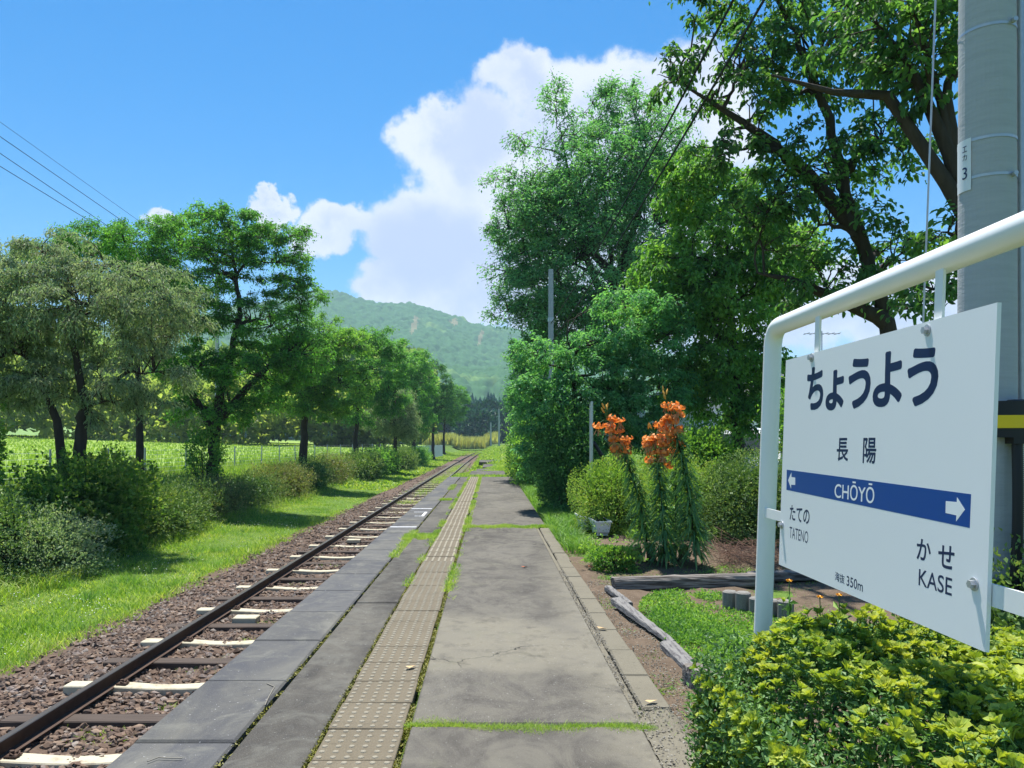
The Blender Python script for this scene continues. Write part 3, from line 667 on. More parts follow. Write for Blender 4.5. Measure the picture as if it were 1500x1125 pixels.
# crumbs along the crumbling kerb joint
ico = None
def ico_mesh_arrays():
    t = (1+5**.5)/2; v = norm(np.array([(-1, t, 0), (1, t, 0), (-1, -t, 0), (1, -t, 0), (0, -1, t), (0, 1, t), (0, -1, -t), (0, 1, -t), (t, 0, -1), (t, 0, 1), (-t, 0, -1), (-t, 0, 1)], float))
    f = np.array([(0, 11, 5), (0, 5, 1), (0, 1, 7), (0, 7, 10), (0, 10, 11), (1, 5, 9), (5, 11, 4), (11, 10, 2), (10, 7, 6), (7, 1, 8), (3, 9, 4), (3, 4, 2), (3, 2, 6), (3, 6, 8), (3, 8, 9), (4, 9, 5), (2, 4, 11), (6, 2, 10), (8, 6, 7), (9, 8, 1)])
    return v, f
ICV, ICF = ico_mesh_arrays()
OV = np.array([(1, 0, 0), (0, 1, 0), (-1, 0, 0), (0, -1, 0), (0, 0, 1), (0, 0, -1)], float); OF = np.array([(0, 1, 4), (1, 2, 4), (2, 3, 4), (3, 0, 4), (1, 0, 5), (2, 1, 5), (3, 2, 5), (0, 3, 5)])
def stones(pos, size, seed, flat=.65, low=False):
    IV, IF = (OV, OF) if low else (ICV, ICF); nv, nf = len(IV), len(IF)
    rg = np.random.default_rng(seed); n = len(pos); d = rg.uniform(.62, 1.3, (n, nv, 1)); S = rg.uniform(.6, 1.25, (n, 1, 3))*np.array([1, 1, flat])
    V = IV[None]*d*S; th = rg.random(n)*6.28; c, s = np.cos(th)[:, None], np.sin(th)[:, None]; tl = rg.normal(0, .35, (n, 1))
    x, y, z = V[..., 0], V[..., 1], V[..., 2]; y, z = y*np.cos(tl)-z*np.sin(tl), y*np.sin(tl)+z*np.cos(tl)
    V = np.stack([x*c-y*s, x*s+y*c, z], -1)*np.broadcast_to(size, (n,))[:, None, None]+pos[:, None]
    return (V.reshape(-1, 3), (IF[None]+np.arange(n)[:, None, None]*nv).reshape(-1, 3), 0, np.repeat(rg.random(n), nf))
p = np.concatenate([strip_pts(XK0-.06, XK0+.02, 2, 9, 1500, 0, 21, .45), strip_pts(.86, 1.1, 2, 4.4, 900, 0, 22, .3), strip_pts(1.02, 1.3, 3, 8.5, 2200, -.03, 23, .3)])
tag(obj('grit', [stones(p, np.random.default_rng(1).uniform(.003, .009, len(p)), 5, low=True)], M['pebble']), 'loose pale grit and pebbles along the kerb', 'gravel', kind='stuff')

# ------------------------------------------------------------------ track
XR1, XR2, ZR = -3.77, -2.66, -.79
def bedz(X, Y): return np.interp(X, [-6.2, -5.5, -4.9, -4.4, -2.0, -1.8], [-1.2, -1.09, -1.0, -.985, -.985, -1.0])+(noise2(X, Y, .5, 41)-.5)*.05+(noise2(X, Y, .16, 42)-.5)*.03
V, Fc = grid(np.arange(-6.0, -1.74, .12), np.concatenate([np.arange(-2, 30, .25), np.arange(30, 220, 3)]), bedz)
bed = tag(obj('track_bed', [(V, Fc)], M['bed'], smooth=True), kind='structure')
def bedpts(y0, y1, n, seed):
    rg = np.random.default_rng(seed); X = rg.uniform(-5.55, -1.8, n); Y = rg.uniform(y0, y1, n)
    k = (X > -5.25+(noise2(X, Y, .8, 5)-.5)*.5)|(rg.random(n) < .15); k &= X < -2.5+.4*(Y > 30); X, Y = X[k], Y[k]
    return np.stack([X, Y, bedz(X, Y)+rg.uniform(-.004, .02, len(X))], 1)
pn = bedpts(4.6, 13, 14000, 51); sz = np.random.default_rng(3).uniform(.022, .046, len(pn))
# largest in view: nearest and not under the platform edge
vis = (pn[:, 0] < -1.75*(1.5+.95)/1.5-.02)&(pn[:, 1] > 5.3)&((pn[:, 0]/pn[:, 1]) > -.65)
score = np.where(vis, sz/pn[:, 1], 0); o_ = np.argsort(-score)[:300]; sel = np.zeros(len(pn), bool); sel[o_] = True
svar = [mesh('ballast_stone', [stones(np.zeros((1, 3)), 1.0, 100+q)], M['stone']) for q in range(14)]
for q, i in enumerate(o_):
    link('ballast_stone', svar[q % 14], bed, tuple(pn[i]+[0, 0, .006]), (0, 0, random.random()*6.28), (sz[i],)*3)
pm = bedpts(13, 34, 11000, 52); pfz = bedpts(34, 80, 2500, 53)
pu_ = np.stack([R.uniform(-2.5, -1.82, 3400), R.uniform(2, 22, 3400)], 1); pu_ = np.column_stack([pu_, bedz(pu_[:, 0], pu_[:, 1])+.01])
bs_ = obj('ballast', [stones(pu_, .04, 26, low=True), stones(pn[~sel&(pn[:, 1] < 8)], sz[~sel&(pn[:, 1] < 8)], 6), stones(pn[~sel&(pn[:, 1] >= 8)], sz[~sel&(pn[:, 1] >= 8)]*1.1, 16, low=True), stones(pm, np.random.default_rng(8).uniform(.032, .058, len(pm)), 7, low=True), stones(pfz, .06, 8, low=True)], M['stone'], bed); bs_['kind'] = 'stuff'
track = empty('railway_track', (XR1, 0, -1.0), 0, 'single railway track beside the platform with rusty rails and mixed cream and dark sleepers', 'railway track')
def rail(x):
    # profile of foot, web and head, swept along Y with the far curve
    pr = np.array([(-.06, -.145), (.06, -.145), (.06, -.135), (.012, -.115), (.010, -.045), (.032, -.035), (.032, -.006), (.026, 0), (-.026, 0), (-.032, -.006), (-.032, -.035), (-.010, -.045), (-.012, -.115), (-.06, -.135)])
    Y = np.concatenate([[-2, 10, 20, 30, 40, 60, 80], np.arange(90, 230, 10)]).astype(float); cx = np.where(Y > 70, ((Y-70)/100)**2*.7, 0)
    V = np.stack([x+cx[:, None]+pr[None, :, 0], np.broadcast_to(Y[:, None], (len(Y), 14)), ZR+pr[None, :, 1]+0*Y[:, None]], -1).reshape(-1, 3)-np.array([XR1, 0, -1.0])
    Fs, Ft = [], []
    for k in range(len(Y)-1):
        for s in range(14):
            q = (k*14+s, k*14+(s+1) % 14, (k+1)*14+(s+1) % 14, (k+1)*14+s); (Ft if s in (6, 7, 8) else Fs).append(q)
    return obj('rail', [(V, Fs, 0), (V, Ft, 1)], [M['railside'], M['railtop']], track)
rail(XR1); rail(XR2)
def slp(hw, hy, top, m, bow=0):
    n = 13; X = np.linspace(-hw, hw, n); w = hy*(1-.12*np.exp(-(X/.25)**2)*bow); z = top-.03*bow*np.exp(-(X/.4)**2)
    V = np.concatenate([np.stack([X, -w, 0*X-.1], 1), np.stack([X, -w*.9, z-.01], 1), np.stack([X, -w*.8, z], 1), np.stack([X, w*.8, z], 1), np.stack([X, w*.9, z-.01], 1), np.stack([X, w, 0*X-.1], 1)])
    Fs = [(r*n+i, r*n+i+1, (r+1)*n+i+1, (r+1)*n+i) for r in range(5) for i in range(n-1)]+[[r*n for r in range(6)], [r*n+n-1 for r in range(6)][::-1]]
    return mesh('sleeper', [(V, Fs)], m)
sc_, sw_ = slp(1.0, .10, .035, M['cream'], 1), slp(1.05, .11, .018, M['wood'])
th = np.linspace(0, 2*math.pi, 9)
clipm = mesh('rail_clip', [tubes(np.stack([.035*np.cos(th), .03*np.sin(th), .02+.012*np.sin(2*th)], 1), np.full(9, .011), 6), box(-.06, .035, -.045, .045, 0, .014), *cyl((-.02, 0, .0), (-.02, 0, .045), .018, sides=8)], M['railside'], True)
platem = mesh('white_marker_plate', [box(-.16, .16, -.11, .11, 0, .075, 0, None, .01)], M['cream'])
y = 4.25; k = 0
while y < 90:
    cr = k % 2 == 0; yy = y+rg.uniform(-.05, .05)
    s = link('sleeper', sc_ if cr else sw_, track, ((XR2-XR1)/2, yy, ZR-.147-.012+1.0), (0, 0, rg.uniform(-.02, .02)))
    if cr and y < 40:
        link('rail_clip', clipm, s, (-.53+.09, 0, .03)); link('rail_clip', clipm, s, (.53-.09, 0, .03), (0, 0, math.pi)); link('rail_clip', clipm, s, (-.53-.09, 0, .03), (0, 0, math.pi))
    y += .86; k += 1
for yy in (10.45, 18.7, 32.):
    link('white_marker_plate', platem, track, ((XR2-XR1)/2-.09, yy, ZR-.15+1.0))
wp = []
for (x, y_, r, n) in [(-3.3, 6.5, .3, 140), (-3.0, 7.2, .12, 60), (-3.2, 8.6, .35, 110), (-3.05, 9.6, .18, 60), (-3.0, 10.4, .25, 90), (-5.0, 6.9, .25, 90), (-3.4, 13.6, .2, 60), (-3.2, 15.2, .3, 60), (-3.3, 24, 1, 160), (-3.2, 27, 1, 260), (-3.3, 31, 1.4, 400), (-3.3, 38, 3, 900), (-3.2, 50, 7, 3500), (-3.0, 70, 12, 5000)]:
    q = R.normal(size=(n, 2))*[min(r, .8)*.5, r*.5]; X = x+q[:, 0]; Y = y_+q[:, 1]; wp.append(np.stack([X, Y, bedz(X, Y)], 1))
wp = np.concatenate(wp)
grass('track_weeds', wp, np.where(wp[:, 1] > 30, .13, .055), np.where(wp[:, 1] > 30, .03, .010), M['grass'], 'small green weeds growing between the sleepers', 'weeds', 3, lean=1.0)

# ------------------------------------------------------------------ verge grass
def scat(x0, x1, y0, y1, n, seed, zoff=-.02, cl=None, cs=.6):
    rg = np.random.default_rng(seed); X = rg.uniform(x0, x1, n); Y = y0*(y1/y0)**rg.random(n) if y0 > 0 else rg.uniform(y0, y1, n)
    if cl is not None: m = noise2(X, Y, cs, seed)+rg.random(n)*.4 > cl; X, Y = X[m], Y[m]
    return np.stack([X, Y, gz(X, Y)+zoff], 1)
p = np.concatenate([scat(-8.8, -5.25, 7, 40, 72000, 1), scat(-9.2, -5.1, 40, 160, 12000, 2), scat(-5.6, -5.0, 7, 30, 4500, 9, .05, .7)])
hh = .075+.10*noise2(p[:, 0], p[:, 1], 1.3, 4)**2+.05*(p[:, 1] > 40)
grass('verge_grass', p, hh, np.where(p[:, 1] < 40, .014, .08)*(1+p[:, 1]/30), M['grass'], 'bright short grass on the verge between hedge and track', 'grass', 4, lean=.8)
p = np.concatenate([scat(-8.9, -7.3, 9.5, 14.5, 6000, 5, -.02, .6), scat(-8.7, -7.6, 14, 40, 5000, 6, -.02, .75)])
pw_ = scat(-8.0, -5.6, 9, 34, 1500, 15, .0, .75, .9); pw_[:, 2] += np.random.default_rng(2).uniform(.08, .2, len(pw_))
tag(obj('verge_flowers', [stones(pw_, .010, 9, low=True)], material('white_petals', (.75, .76, .7), .7)), 'scattered tiny white flowers in the verge grass', 'flowers', kind='stuff')
q_ = np.concatenate([p_+np.random.default_rng(i).normal(0, .10, (70, 3))*[1, 1, 0] for i, p_ in enumerate(scat(-8.4, -5.5, 8, 38, 90, 16))]); q_[:, 2] = gz(q_[:, 0], q_[:, 1])-.02
grass('verge_tufts', q_, .2, .012, M['weed'], 'darker taller tufts standing out of the verge grass', 'grass', 14, lean=.8)
grass('tall_verge_grass', p, .34, .012, M['grass'], 'long arching grass tufts at the foot of the left bushes', 'grass', 5, lean=.9, seg=2)
p = np.concatenate([scat(-12.6, -9.6, 14, 60, 16000, 7, 0), scat(-14, -9.5, 12, 24, 9000, 8, 0)])
grass('field_edge_grass', p, .55, .03, M['grass'], 'tall pale grass and weeds along the wire fence', 'weeds', 6, lean=.6)
p = np.concatenate([scat(1.05, 2.4, 10.6, 30, 26000, 10, 0)]); p = p[((p[:, 0] < 1.5)|(p[:, 1] > 12.0))&~((p[:, 0] > 1.42)&(p[:, 0] < 2.15)&(p[:, 1] > 11.5)&(p[:, 1] < 14))]
grass('platform_side_grass', p, .24, .012, M['weed'], 'lush green grass beside the platform near the white planters', 'grass', 7, lean=.8, seg=2)
p = np.concatenate([scat(-1.75, 3.0, 33.1, 60, 14000, 11, 0), scat(-8, 7, 60, 200, 14000, 12, 0)])
k_ = ~((p[:, 0] > -1.0)&(p[:, 0] < .75)&(p[:, 1] > 36)&(p[:, 1] < 41)|(p[:, 0] > -.8)&(p[:, 0] < .2)&(p[:, 1] > 43.5)&(p[:, 1] < 46.5)|(p[:, 0] > -.9)&(p[:, 0] < 1.1)&(p[:, 1] > 62)&(p[:, 1] < 69)|(p[:, 0] > -.5)&(p[:, 0] < .45)&(p[:, 1] > 50)&(p[:, 1] < 57)|(p[:, 0] < -1.9)&(p[:, 1] < 130)&(p[:, 0] > -5))
p = p[k_]
grass('far_grass', p, np.where(p[:, 1] < 60, .12, .25), np.where(p[:, 1] < 60, .045, .15), M['grass'], 'bright grass growing over the far end of the platform', 'grass', 8, lean=.8)
# rice
rgx = np.random.default_rng(5); n = 26000; D = 20*(160/20)**rgx.random(n); X = -12.8-rgx.random(n)**1.2*D*.9; p = np.stack([X, D, gz(X, D)+.22], 1)
grass('rice_plants', p, .28, (.04+D*.0022), M['rice'], 'bright green rice growing in the field beyond the fence', 'rice', 9, lean=.35)
# ground cover between the timbers
def patch(cx, cy, rx, ry, n, seed, z=.0):
    rg = np.random.default_rng(seed); th = rg.random(n)*6.28; r = np.sqrt(rg.random(n)); X = cx+rx*r*np.cos(th); Y = cy+ry*r*np.sin(th)
    m = noise2(X, Y, .22, seed)+.3*rg.random(n) > .38; X, Y = X[m], Y[m]; return np.stack([X, Y, gz(X, Y)+z], 1)
p = np.concatenate([patch(1.92, 6.6, .6, 1.25, 18000, 3), patch(1.62, 6.0, .3, 1.1, 9000, 4), patch(2.5, 5.6, .7, 1.0, 9000, 5)])
n = len(p); rg2 = np.random.default_rng(4); d = rg2.normal(0, .7, (n, 3)); d[:, 2] = np.abs(d[:, 2])+.3; L = rg2.uniform(.016, .036, n)
p[:, 2] += rg2.random(n)*.06+.01
tag(obj('creeping_ground_cover', [leaves(p, d, rg2.normal(0, .4, (n, 3))+[0, 0, 1], L, L*.6, 0, rg2.random(n))], M['weed']), 'dense bright green creeping ground cover between timber and kerb', 'ground cover', kind='stuff')
p = np.concatenate([patch(1.35, 9.6, .5, 1.3, 4000, 6), patch(2.6, 9.0, 1.6, .9, 5000, 7), patch(1.5, 11, .6, .8, 4500, 8), patch(1.2, 6.2, .16, 2.4, 1800, 9), patch(2.9, 7.2, .9, .8, 2500, 10)])
grass('garden_weeds', p, .06, .014, M['weed'], 'sparse green weeds and seedlings on the garden soil', 'weeds', 12, lean=1.3)

# ------------------------------------------------------------------ trees
LG = 'trees in the row left of the track'
def tr(pts, Y): return [P(x, y, Y) if y is not None else (*[(x-VX)/F*Y, Y], None) for x, y in pts]
def base_fix(tk):
    tk = [np.array(t, float) for t in tk]; b = tk[0]; b[2] = gz(b[0], b[1])-.05; return tk
Y = 17.5
tree('cherry_tree', base_fix(tr([(112, 700), (118, 640), (125, 590), (110, 520), (100, 440), (95, 380)], Y)),
     [ell(130, 455, Y, 150, 75, 2.2), ell(50, 430, Y, 110, 85, 2), ell(225, 440, Y, 80, 60, 1.6), ell(225, 545, Y, 55, 55, 1.2), ell(10, 520, Y, 90, 80, 1.8), ell(95, 385, Y, 85, 45, 1.5), ell(165, 590, Y, 45, 45, 1), ell(60, 560, Y, 60, 40, 1.2), ell(-60, 450, Y, 120, 100, 2)],
     M['pale'], 'large pale silvery-green tree with low hanging branches, leftmost in the row', group=LG, seed=1, r0=.17, nbr=320, ntw=4000, lpt=20, leaf=.10, lw=.32, twl=.8, droop=.75, flat=.6, extra=[base_fix(tr([(98, 690), (85, 620), (60, 560), (30, 500), (10, 450)], Y))])
Y = 24
tree('cherry_tree', base_fix(tr([(206, 700), (204, 600), (200, 480), (190, 390), (180, 340)], Y)),
     [ell(205, 365, Y, 55, 40, 1.5), ell(135, 350, Y, 50, 22, 1.2), ell(80, 372, Y, 50, 26, 1.2), ell(215, 430, Y, 60, 60, 1.8), ell(245, 330, Y, 22, 20, .8)],
     M['cherry'], 'slender dark green tree standing behind the pale tree, only its top showing', group=LG, seed=2, r0=.14, nbr=170, ntw=2300, lpt=20, leaf=.085, twl=.8, droop=.5, limb_r=.2, up=.02)
Y = 27
tree('cherry_tree', base_fix(tr([(311, 700), (313, 650), (318, 600), (335, 540), (352, 460), (345, 400), (335, 330)], Y)),
     [ell(315, 345, Y, 78, 42, 1.9), ell(355, 330, Y, 50, 35, 1.5), ell(425, 350, Y, 35, 26, 1), ell(405, 385, Y, 50, 40, 1.4), ell(445, 425, Y, 38, 26, 1.2), ell(300, 395, Y, 60, 45, 1.6), ell(275, 460, Y, 55, 45, 1.6),
      ell(385, 470, Y, 70, 50, 1.8), ell(380, 545, Y, 75, 50, 1.8), ell(290, 540, Y, 60, 35, 1.6), ell(440, 520, Y, 50, 45, 1.5), ell(270, 600, Y, 26, 28, .8), ell(340, 600, Y, 45, 26, 1.2)],
     M['cherry'], 'tallest cherry tree of the left row, with spreading crown and ivy on its trunk', group=LG, seed=3, r0=.24, nbr=330, ntw=4400, lpt=16, leaf=.11, twl=.9, droop=.35, flat=.5, limb_r=.5,
     extra=[tr([(316, 640), (290, 590), (262, 540), (240, 500)], Y), tr([(318, 620), (360, 570), (400, 530), (440, 500)], Y)])
Y = 39
tree('cherry_tree', base_fix(tr([(443, 700), (445, 640), (447, 590), (455, 540), (465, 490)], Y)),
     [ell(455, 530, Y, 65, 50, 2.2), ell(480, 490, Y, 48, 30, 1.8), ell(430, 575, Y, 55, 35, 1.8), ell(500, 565, Y, 50, 40, 1.8), ell(515, 510, Y, 35, 28, 1.4), ell(470, 600, Y, 50, 25, 1.6)],
     M['fresh'], 'broad green tree with a bare lower trunk, right of the tallest cherry', group=LG, seed=4, r0=.27, nbr=150, ntw=2000, lpt=17, leaf=.14, twl=1.1, flat=.5)
Y = 54
tree('cherry_tree', base_fix(tr([(520, 690), (521, 640), (525, 590), (535, 520)], Y)),
     [ell(545, 540, Y, 50, 48, 2.3), ell(525, 500, Y, 42, 22, 1.9), ell(565, 505, Y, 34, 26, 1.7), ell(530, 595, Y, 38, 28, 1.8), ell(575, 580, Y, 28, 34, 1.7)],
     M['cherry_far'], 'mid green tree between the bare-trunked tree and the weeping tree', group=LG, seed=5, r0=.26, nbr=110, ntw=1500, lpt=16, leaf=.18, twl=1.3, flat=.5)
Y = 60
tree('weeping_tree', base_fix(tr([(579, 690), (579, 640), (577, 600), (572, 570)], Y)),
     [ell(578, 585, Y, 28, 22, 1.6), ell(572, 612, Y, 36, 26, 1.8), ell(596, 620, Y, 18, 26, 1.2)],
     M['pale'], 'small pale weeping tree with drooping branches in front of darker trees', group=LG, seed=6, r0=.2, nbr=90, ntw=1300, lpt=14, leaf=.18, lw=.3, twl=1.4, droop=1.1)
for (bx, Y, el, lab, m_, sd_) in [
    (606, 80, [(600, 530, 36, 28), (608, 570, 34, 38), (585, 560, 26, 30), (615, 610, 26, 26)], 'dark green tree rising just behind the weeping tree', 'cherry_far', 7),
    (634, 105, [(635, 555, 30, 30), (645, 590, 30, 30), (625, 600, 22, 28)], 'dark green tree with a double trunk near the pale panel fence', 'dark', 8),
    (650, 140, [(664, 578, 24, 20), (655, 600, 26, 24), (672, 592, 16, 16)], 'farthest tree of the left row, at the end where the track vanishes', 'cherry_far', 9)]:
    tree('cherry_tree', base_fix(tr([(bx, 680), (bx, 640), (bx+3, 600), (bx+4, 560)], Y)), [ell(a, b, Y, c, d, 2.4) for a, b, c, d in el], M[m_], lab, group=LG, seed=sd_, r0=.3, nbr=80, ntw=1000, lpt=14, leaf=.27, twl=1.8, flat=.5)
# right side
RG = 'trees right of the platform'
Y = 32
tree('tall_tree', base_fix(tr([(905, 720), (903, 600), (900, 480), (895, 380), (885, 280)], Y)),
     [ell(870, 400, Y, 120, 85, 4.2), ell(800, 335, Y, 85, 50, 3.08), ell(790, 430, Y, 70, 42, 2.8), ell(880, 260, Y, 90, 62, 3.36), ell(850, 200, Y, 38, 36, 1.82), ell(815, 140, Y, 20, 34, 0.98), ell(888, 140, Y, 26, 45, 1.26),
      ell(930, 170, Y, 45, 50, 2.1), ell(965, 330, Y, 80, 110, 3.36), ell(748, 262, Y, 38, 14, 1.12), ell(738, 340, Y, 34, 14, 1.12), ell(745, 400, Y, 40, 16, 1.26), ell(745, 455, Y, 38, 15, 1.26), ell(770, 215, Y, 40, 16, 1.12), ell(960, 230, Y, 60, 60, 2.52), ell(900, 480, Y, 110, 50, 3.36), ell(760, 300, Y, 45, 25, 2), ell(775, 380, Y, 55, 45, 2), ell(790, 290, Y, 50, 30, 1.82), ell(850, 310, Y, 90, 70, 3.36), ell(830, 470, Y, 70, 45, 2.8)],
     M['blue'], 'tall feathery blue-green tree leaning over the platform in front of the cloud', group=RG, seed=21, r0=.27, nbr=620, ntw=7800, lpt=13, leaf=.15, lw=.42, twl=1.3, droop=.25, flat=.9, up=.15, limb_r=.3,
     extra=[tr([(900, 480), (860, 380), (838, 280), (822, 200)], Y), tr([(895, 400), (830, 330), (790, 300)], Y), tr([(900, 420), (940, 300), (950, 230)], Y)])
Y = 18
tree('broadleaf_tree', base_fix(tr([(1085, 760), (1080, 640), (1075, 520), (1070, 400), (1060, 300)], Y)),
     [ell(1060, 320, Y, 75, 75, 1.2), ell(1010, 440, Y, 70, 50, 1.2), ell(1080, 440, Y, 70, 70, 1.3), ell(950, 470, Y, 45, 28, .9), ell(1050, 530, Y, 65, 45, 1.1), ell(1010, 260, Y, 50, 50, 1), ell(1140, 380, Y, 60, 60, 1.2), ell(1010, 560, Y, 45, 30, .9), ell(1120, 540, Y, 40, 40, .9), ell(1050, 590, Y, 60, 32, 1), ell(1095, 610, Y, 26, 26, .8), ell(975, 400, Y, 50, 50, 1)],
     M['fresh'], 'fresh green broadleaf tree behind the orange lilies, left of the sign post', group=RG, seed=22, r0=.17, nbr=300, ntw=3300, lpt=14, leaf=.13, lw=.48, twl=.85, droop=.55)
Y = 11.0
tree('broadleaf_tree', base_fix(tr([(1318, 760), (1312, 560), (1300, 470), (1255, 340), (1215, 180), (1170, 60), (1120, -40)], Y)),
     [ell(1200, 330, Y, 110, 60, .9), ell(1180, 240, Y, 105, 50, .9), ell(1085, 110, Y, 90, 70, .9), ell(1200, 90, Y, 110, 70, 1), ell(1290, 210, Y, 70, 60, .8), ell(1310, 380, Y, 70, 50, .8), ell(1080, 220, Y, 70, 30, .7), ell(1210, 420, Y, 80, 36, .7), ell(1160, -50, Y, 200, 80, 1.4), ell(985, 120, Y, 28, 60, .5), ell(1130, 300, Y, 80, 50, .8)],
     M['canopy'], 'spreading dark-limbed tree behind the top of the station sign', group=RG, seed=23, r0=.17, nbr=260, ntw=1500, lpt=12, leaf=.098, lw=.52, twl=.5, droop=.6, shape=6, limb_r=.45,
     extra=[tr([(1300, 470), (1230, 440), (1160, 410), (1110, 400)], Y), tr([(1255, 340), (1180, 250), (1090, 180), (1010, 130)], Y)])
Y = 8.6
tree('broadleaf_tree', base_fix(tr([(1432, 760), (1428, 600), (1420, 440), (1405, 280), (1378, 150), (1352, 60), (1310, -60)], Y)),
     [ell(1350, 60, Y, 90, 60, .8), ell(1290, 40, Y, 100, 50, .8), ell(1480, 60, Y, 60, 70, .8), ell(1330, 120, Y, 60, 45, .6), ell(1400, -60, Y, 150, 60, 1), ell(1355, 420, Y, 60, 40, .6), ell(1380, 340, Y, 40, 40, .5), ell(1520, 240, Y, 60, 90, .7)],
     M['canopy'], 'dark tree just left of the concrete pole, its trunk partly behind the pole', group=RG, seed=24, r0=.12, nbr=140, ntw=620, lpt=10, leaf=.11, lw=.52, twl=.5, droop=.6, shape=6, limb_r=.5,
     extra=[tr([(1405, 270), (1385, 130), (1420, 40)], Y), tr([(1402, 250), (1340, 110), (1300, 50)], Y), tr([(1408, 300), (1300, 140), (1220, 135), (1130, 110)], Y)])
Y = 17
tree('small_tree', base_fix(tr([(860, 740), (850, 640), (840, 560), (830, 490)], Y)),
     [ell(855, 560, Y, 70, 60, 1.0), ell(800, 590, Y, 55, 60, .9), ell(880, 505, Y, 70, 28, .9), ell(910, 540, Y, 55, 50, .9), ell(905, 610, Y, 40, 60, .8), ell(830, 650, Y, 50, 50, .9), ell(960, 500, Y, 55, 40, .8), ell(935, 445, Y, 80, 26, .9), ell(965, 570, Y, 50, 50, .9), ell(780, 530, Y, 32, 42, .8), ell(940, 620, Y, 40, 45, .8), ell(790, 650, Y, 34, 50, .7)],
     M['blue'], 'dense small tree between the tall feathery tree and the orange lilies', group=RG, seed=25, r0=.12, nbr=220, ntw=2900, lpt=15, leaf=.095, twl=.6, droop=.4)
Y = 33
tree('small_tree', base_fix(tr([(800, 700), (795, 640), (790, 580)], Y)),
     [ell(780, 570, Y, 40, 50, 1.4), ell(765, 520, Y, 24, 26, 1), ell(800, 520, Y, 40, 50, 1.4), ell(760, 600, Y, 24, 34, 1), ell(790, 630, Y, 40, 45, 1.2)],
     M['blue'], 'bushy blue-green tree beside the second utility pole', group=RG, seed=26, r0=.14, nbr=100, ntw=1500, lpt=16, leaf=.12, twl=.9)

# ------------------------------------------------------------------ hedges and bushes
HG = 'clipped azalea hedge along the left verge'
hl = [(22.0, 1.9, .78, 'hedge', 'hedge bush with glossy leaves next to the big dark bush'), (24.2, 2.5, .72, 'hedge_brown', 'browning hedge bush in front of the tallest cherry'),
      (28.2, 2.8, .75, 'hedge', 'low green hedge bush just past the tallest cherry'), (32.6, 3.0, .82, 'hedge_brown', 'brownish hedge bush with dry twigs in the middle of the hedge'),
      (37.5, 3.3, .9, 'hedge', 'taller green hedge bush below the bare-trunked tree'), (43, 3.6, .95, 'hedge_brown', 'reddish-brown hedge bush before the yellow-green one'),
      (50, 3.2, 1.0, 'hedge', 'green hedge bush below the weeping tree'), (58, 3.4, 1.05, 'fresh', 'rounded fresh green bush near the far end of the hedge'), (68, 4, 1.0, 'hedge', 'low bush after the rounded fresh green bush'), (82, 6, 1.0, 'fresh', 'last low bush of the left hedge beside the track')]
for q, (yc, ry, hz, m_, lab) in enumerate(hl):
    xc = -8.9+(.8 if yc > 45 else 0)+(.5 if yc > 60 else 0); n = int(9000 if yc < 35 else 5000)
    shrub('hedge_bush', (xc, yc, -.95+hz*.75), (1.05, ry, hz), n, M[m_], lab, leaf=.055 if yc < 30 else .08 if yc < 45 else .13, group=HG, seed=60+q, bump=.30, cut=-1.1)
shrub('dark_bush', (-8.7, 19.4, -.45), (1.0, 2.1, .75), 17000, M['hedge'], 'dark green bush at the left end of the hedge, below the vine-covered bush', leaf=.075, seed=80, bump=.38, cut=-1.1)
M['vine'] = leafmat('vine_leaf', (.022, .055, .012), (.05, .095, .018), (.10, .12, .035), nscale=1.3)
shrub('vine_covered_bush', (-8.9, 17.0, -.1), (1.15, 1.6, 1.1), 15000, M['vine'], 'bush overgrown with large-leaved yellow-green vines behind the dark bush', leaf=.09, seed=81, bump=.45, lw=.9, cut=-1.0)
shrub('pale_bush', (-8.3, 14.2, -.55), (1.0, 1.3, .72), 9000, M['pale'], 'pale grey-green low bush at the left edge of the picture', leaf=.055, seed=82, bump=.3, cut=-1.1)
shrub('vine_covered_bush', (-9.0, 13.6, -.30), (1.1, 1.3, .85), 8000, M['hedge'], 'bush with tangled yellowish stems above the pale low bush', leaf=.07, seed=83, bump=.35, cut=-1.0)
shrub('climbing_vine', (-11.2, 17.0, 1.1), (.35, .35, 1.2), 1500, M['weed'], 'thin upright vine in front of the pale tree', leaf=.10, seed=84, bump=.4, lw=.8, core=False, cat='vine')
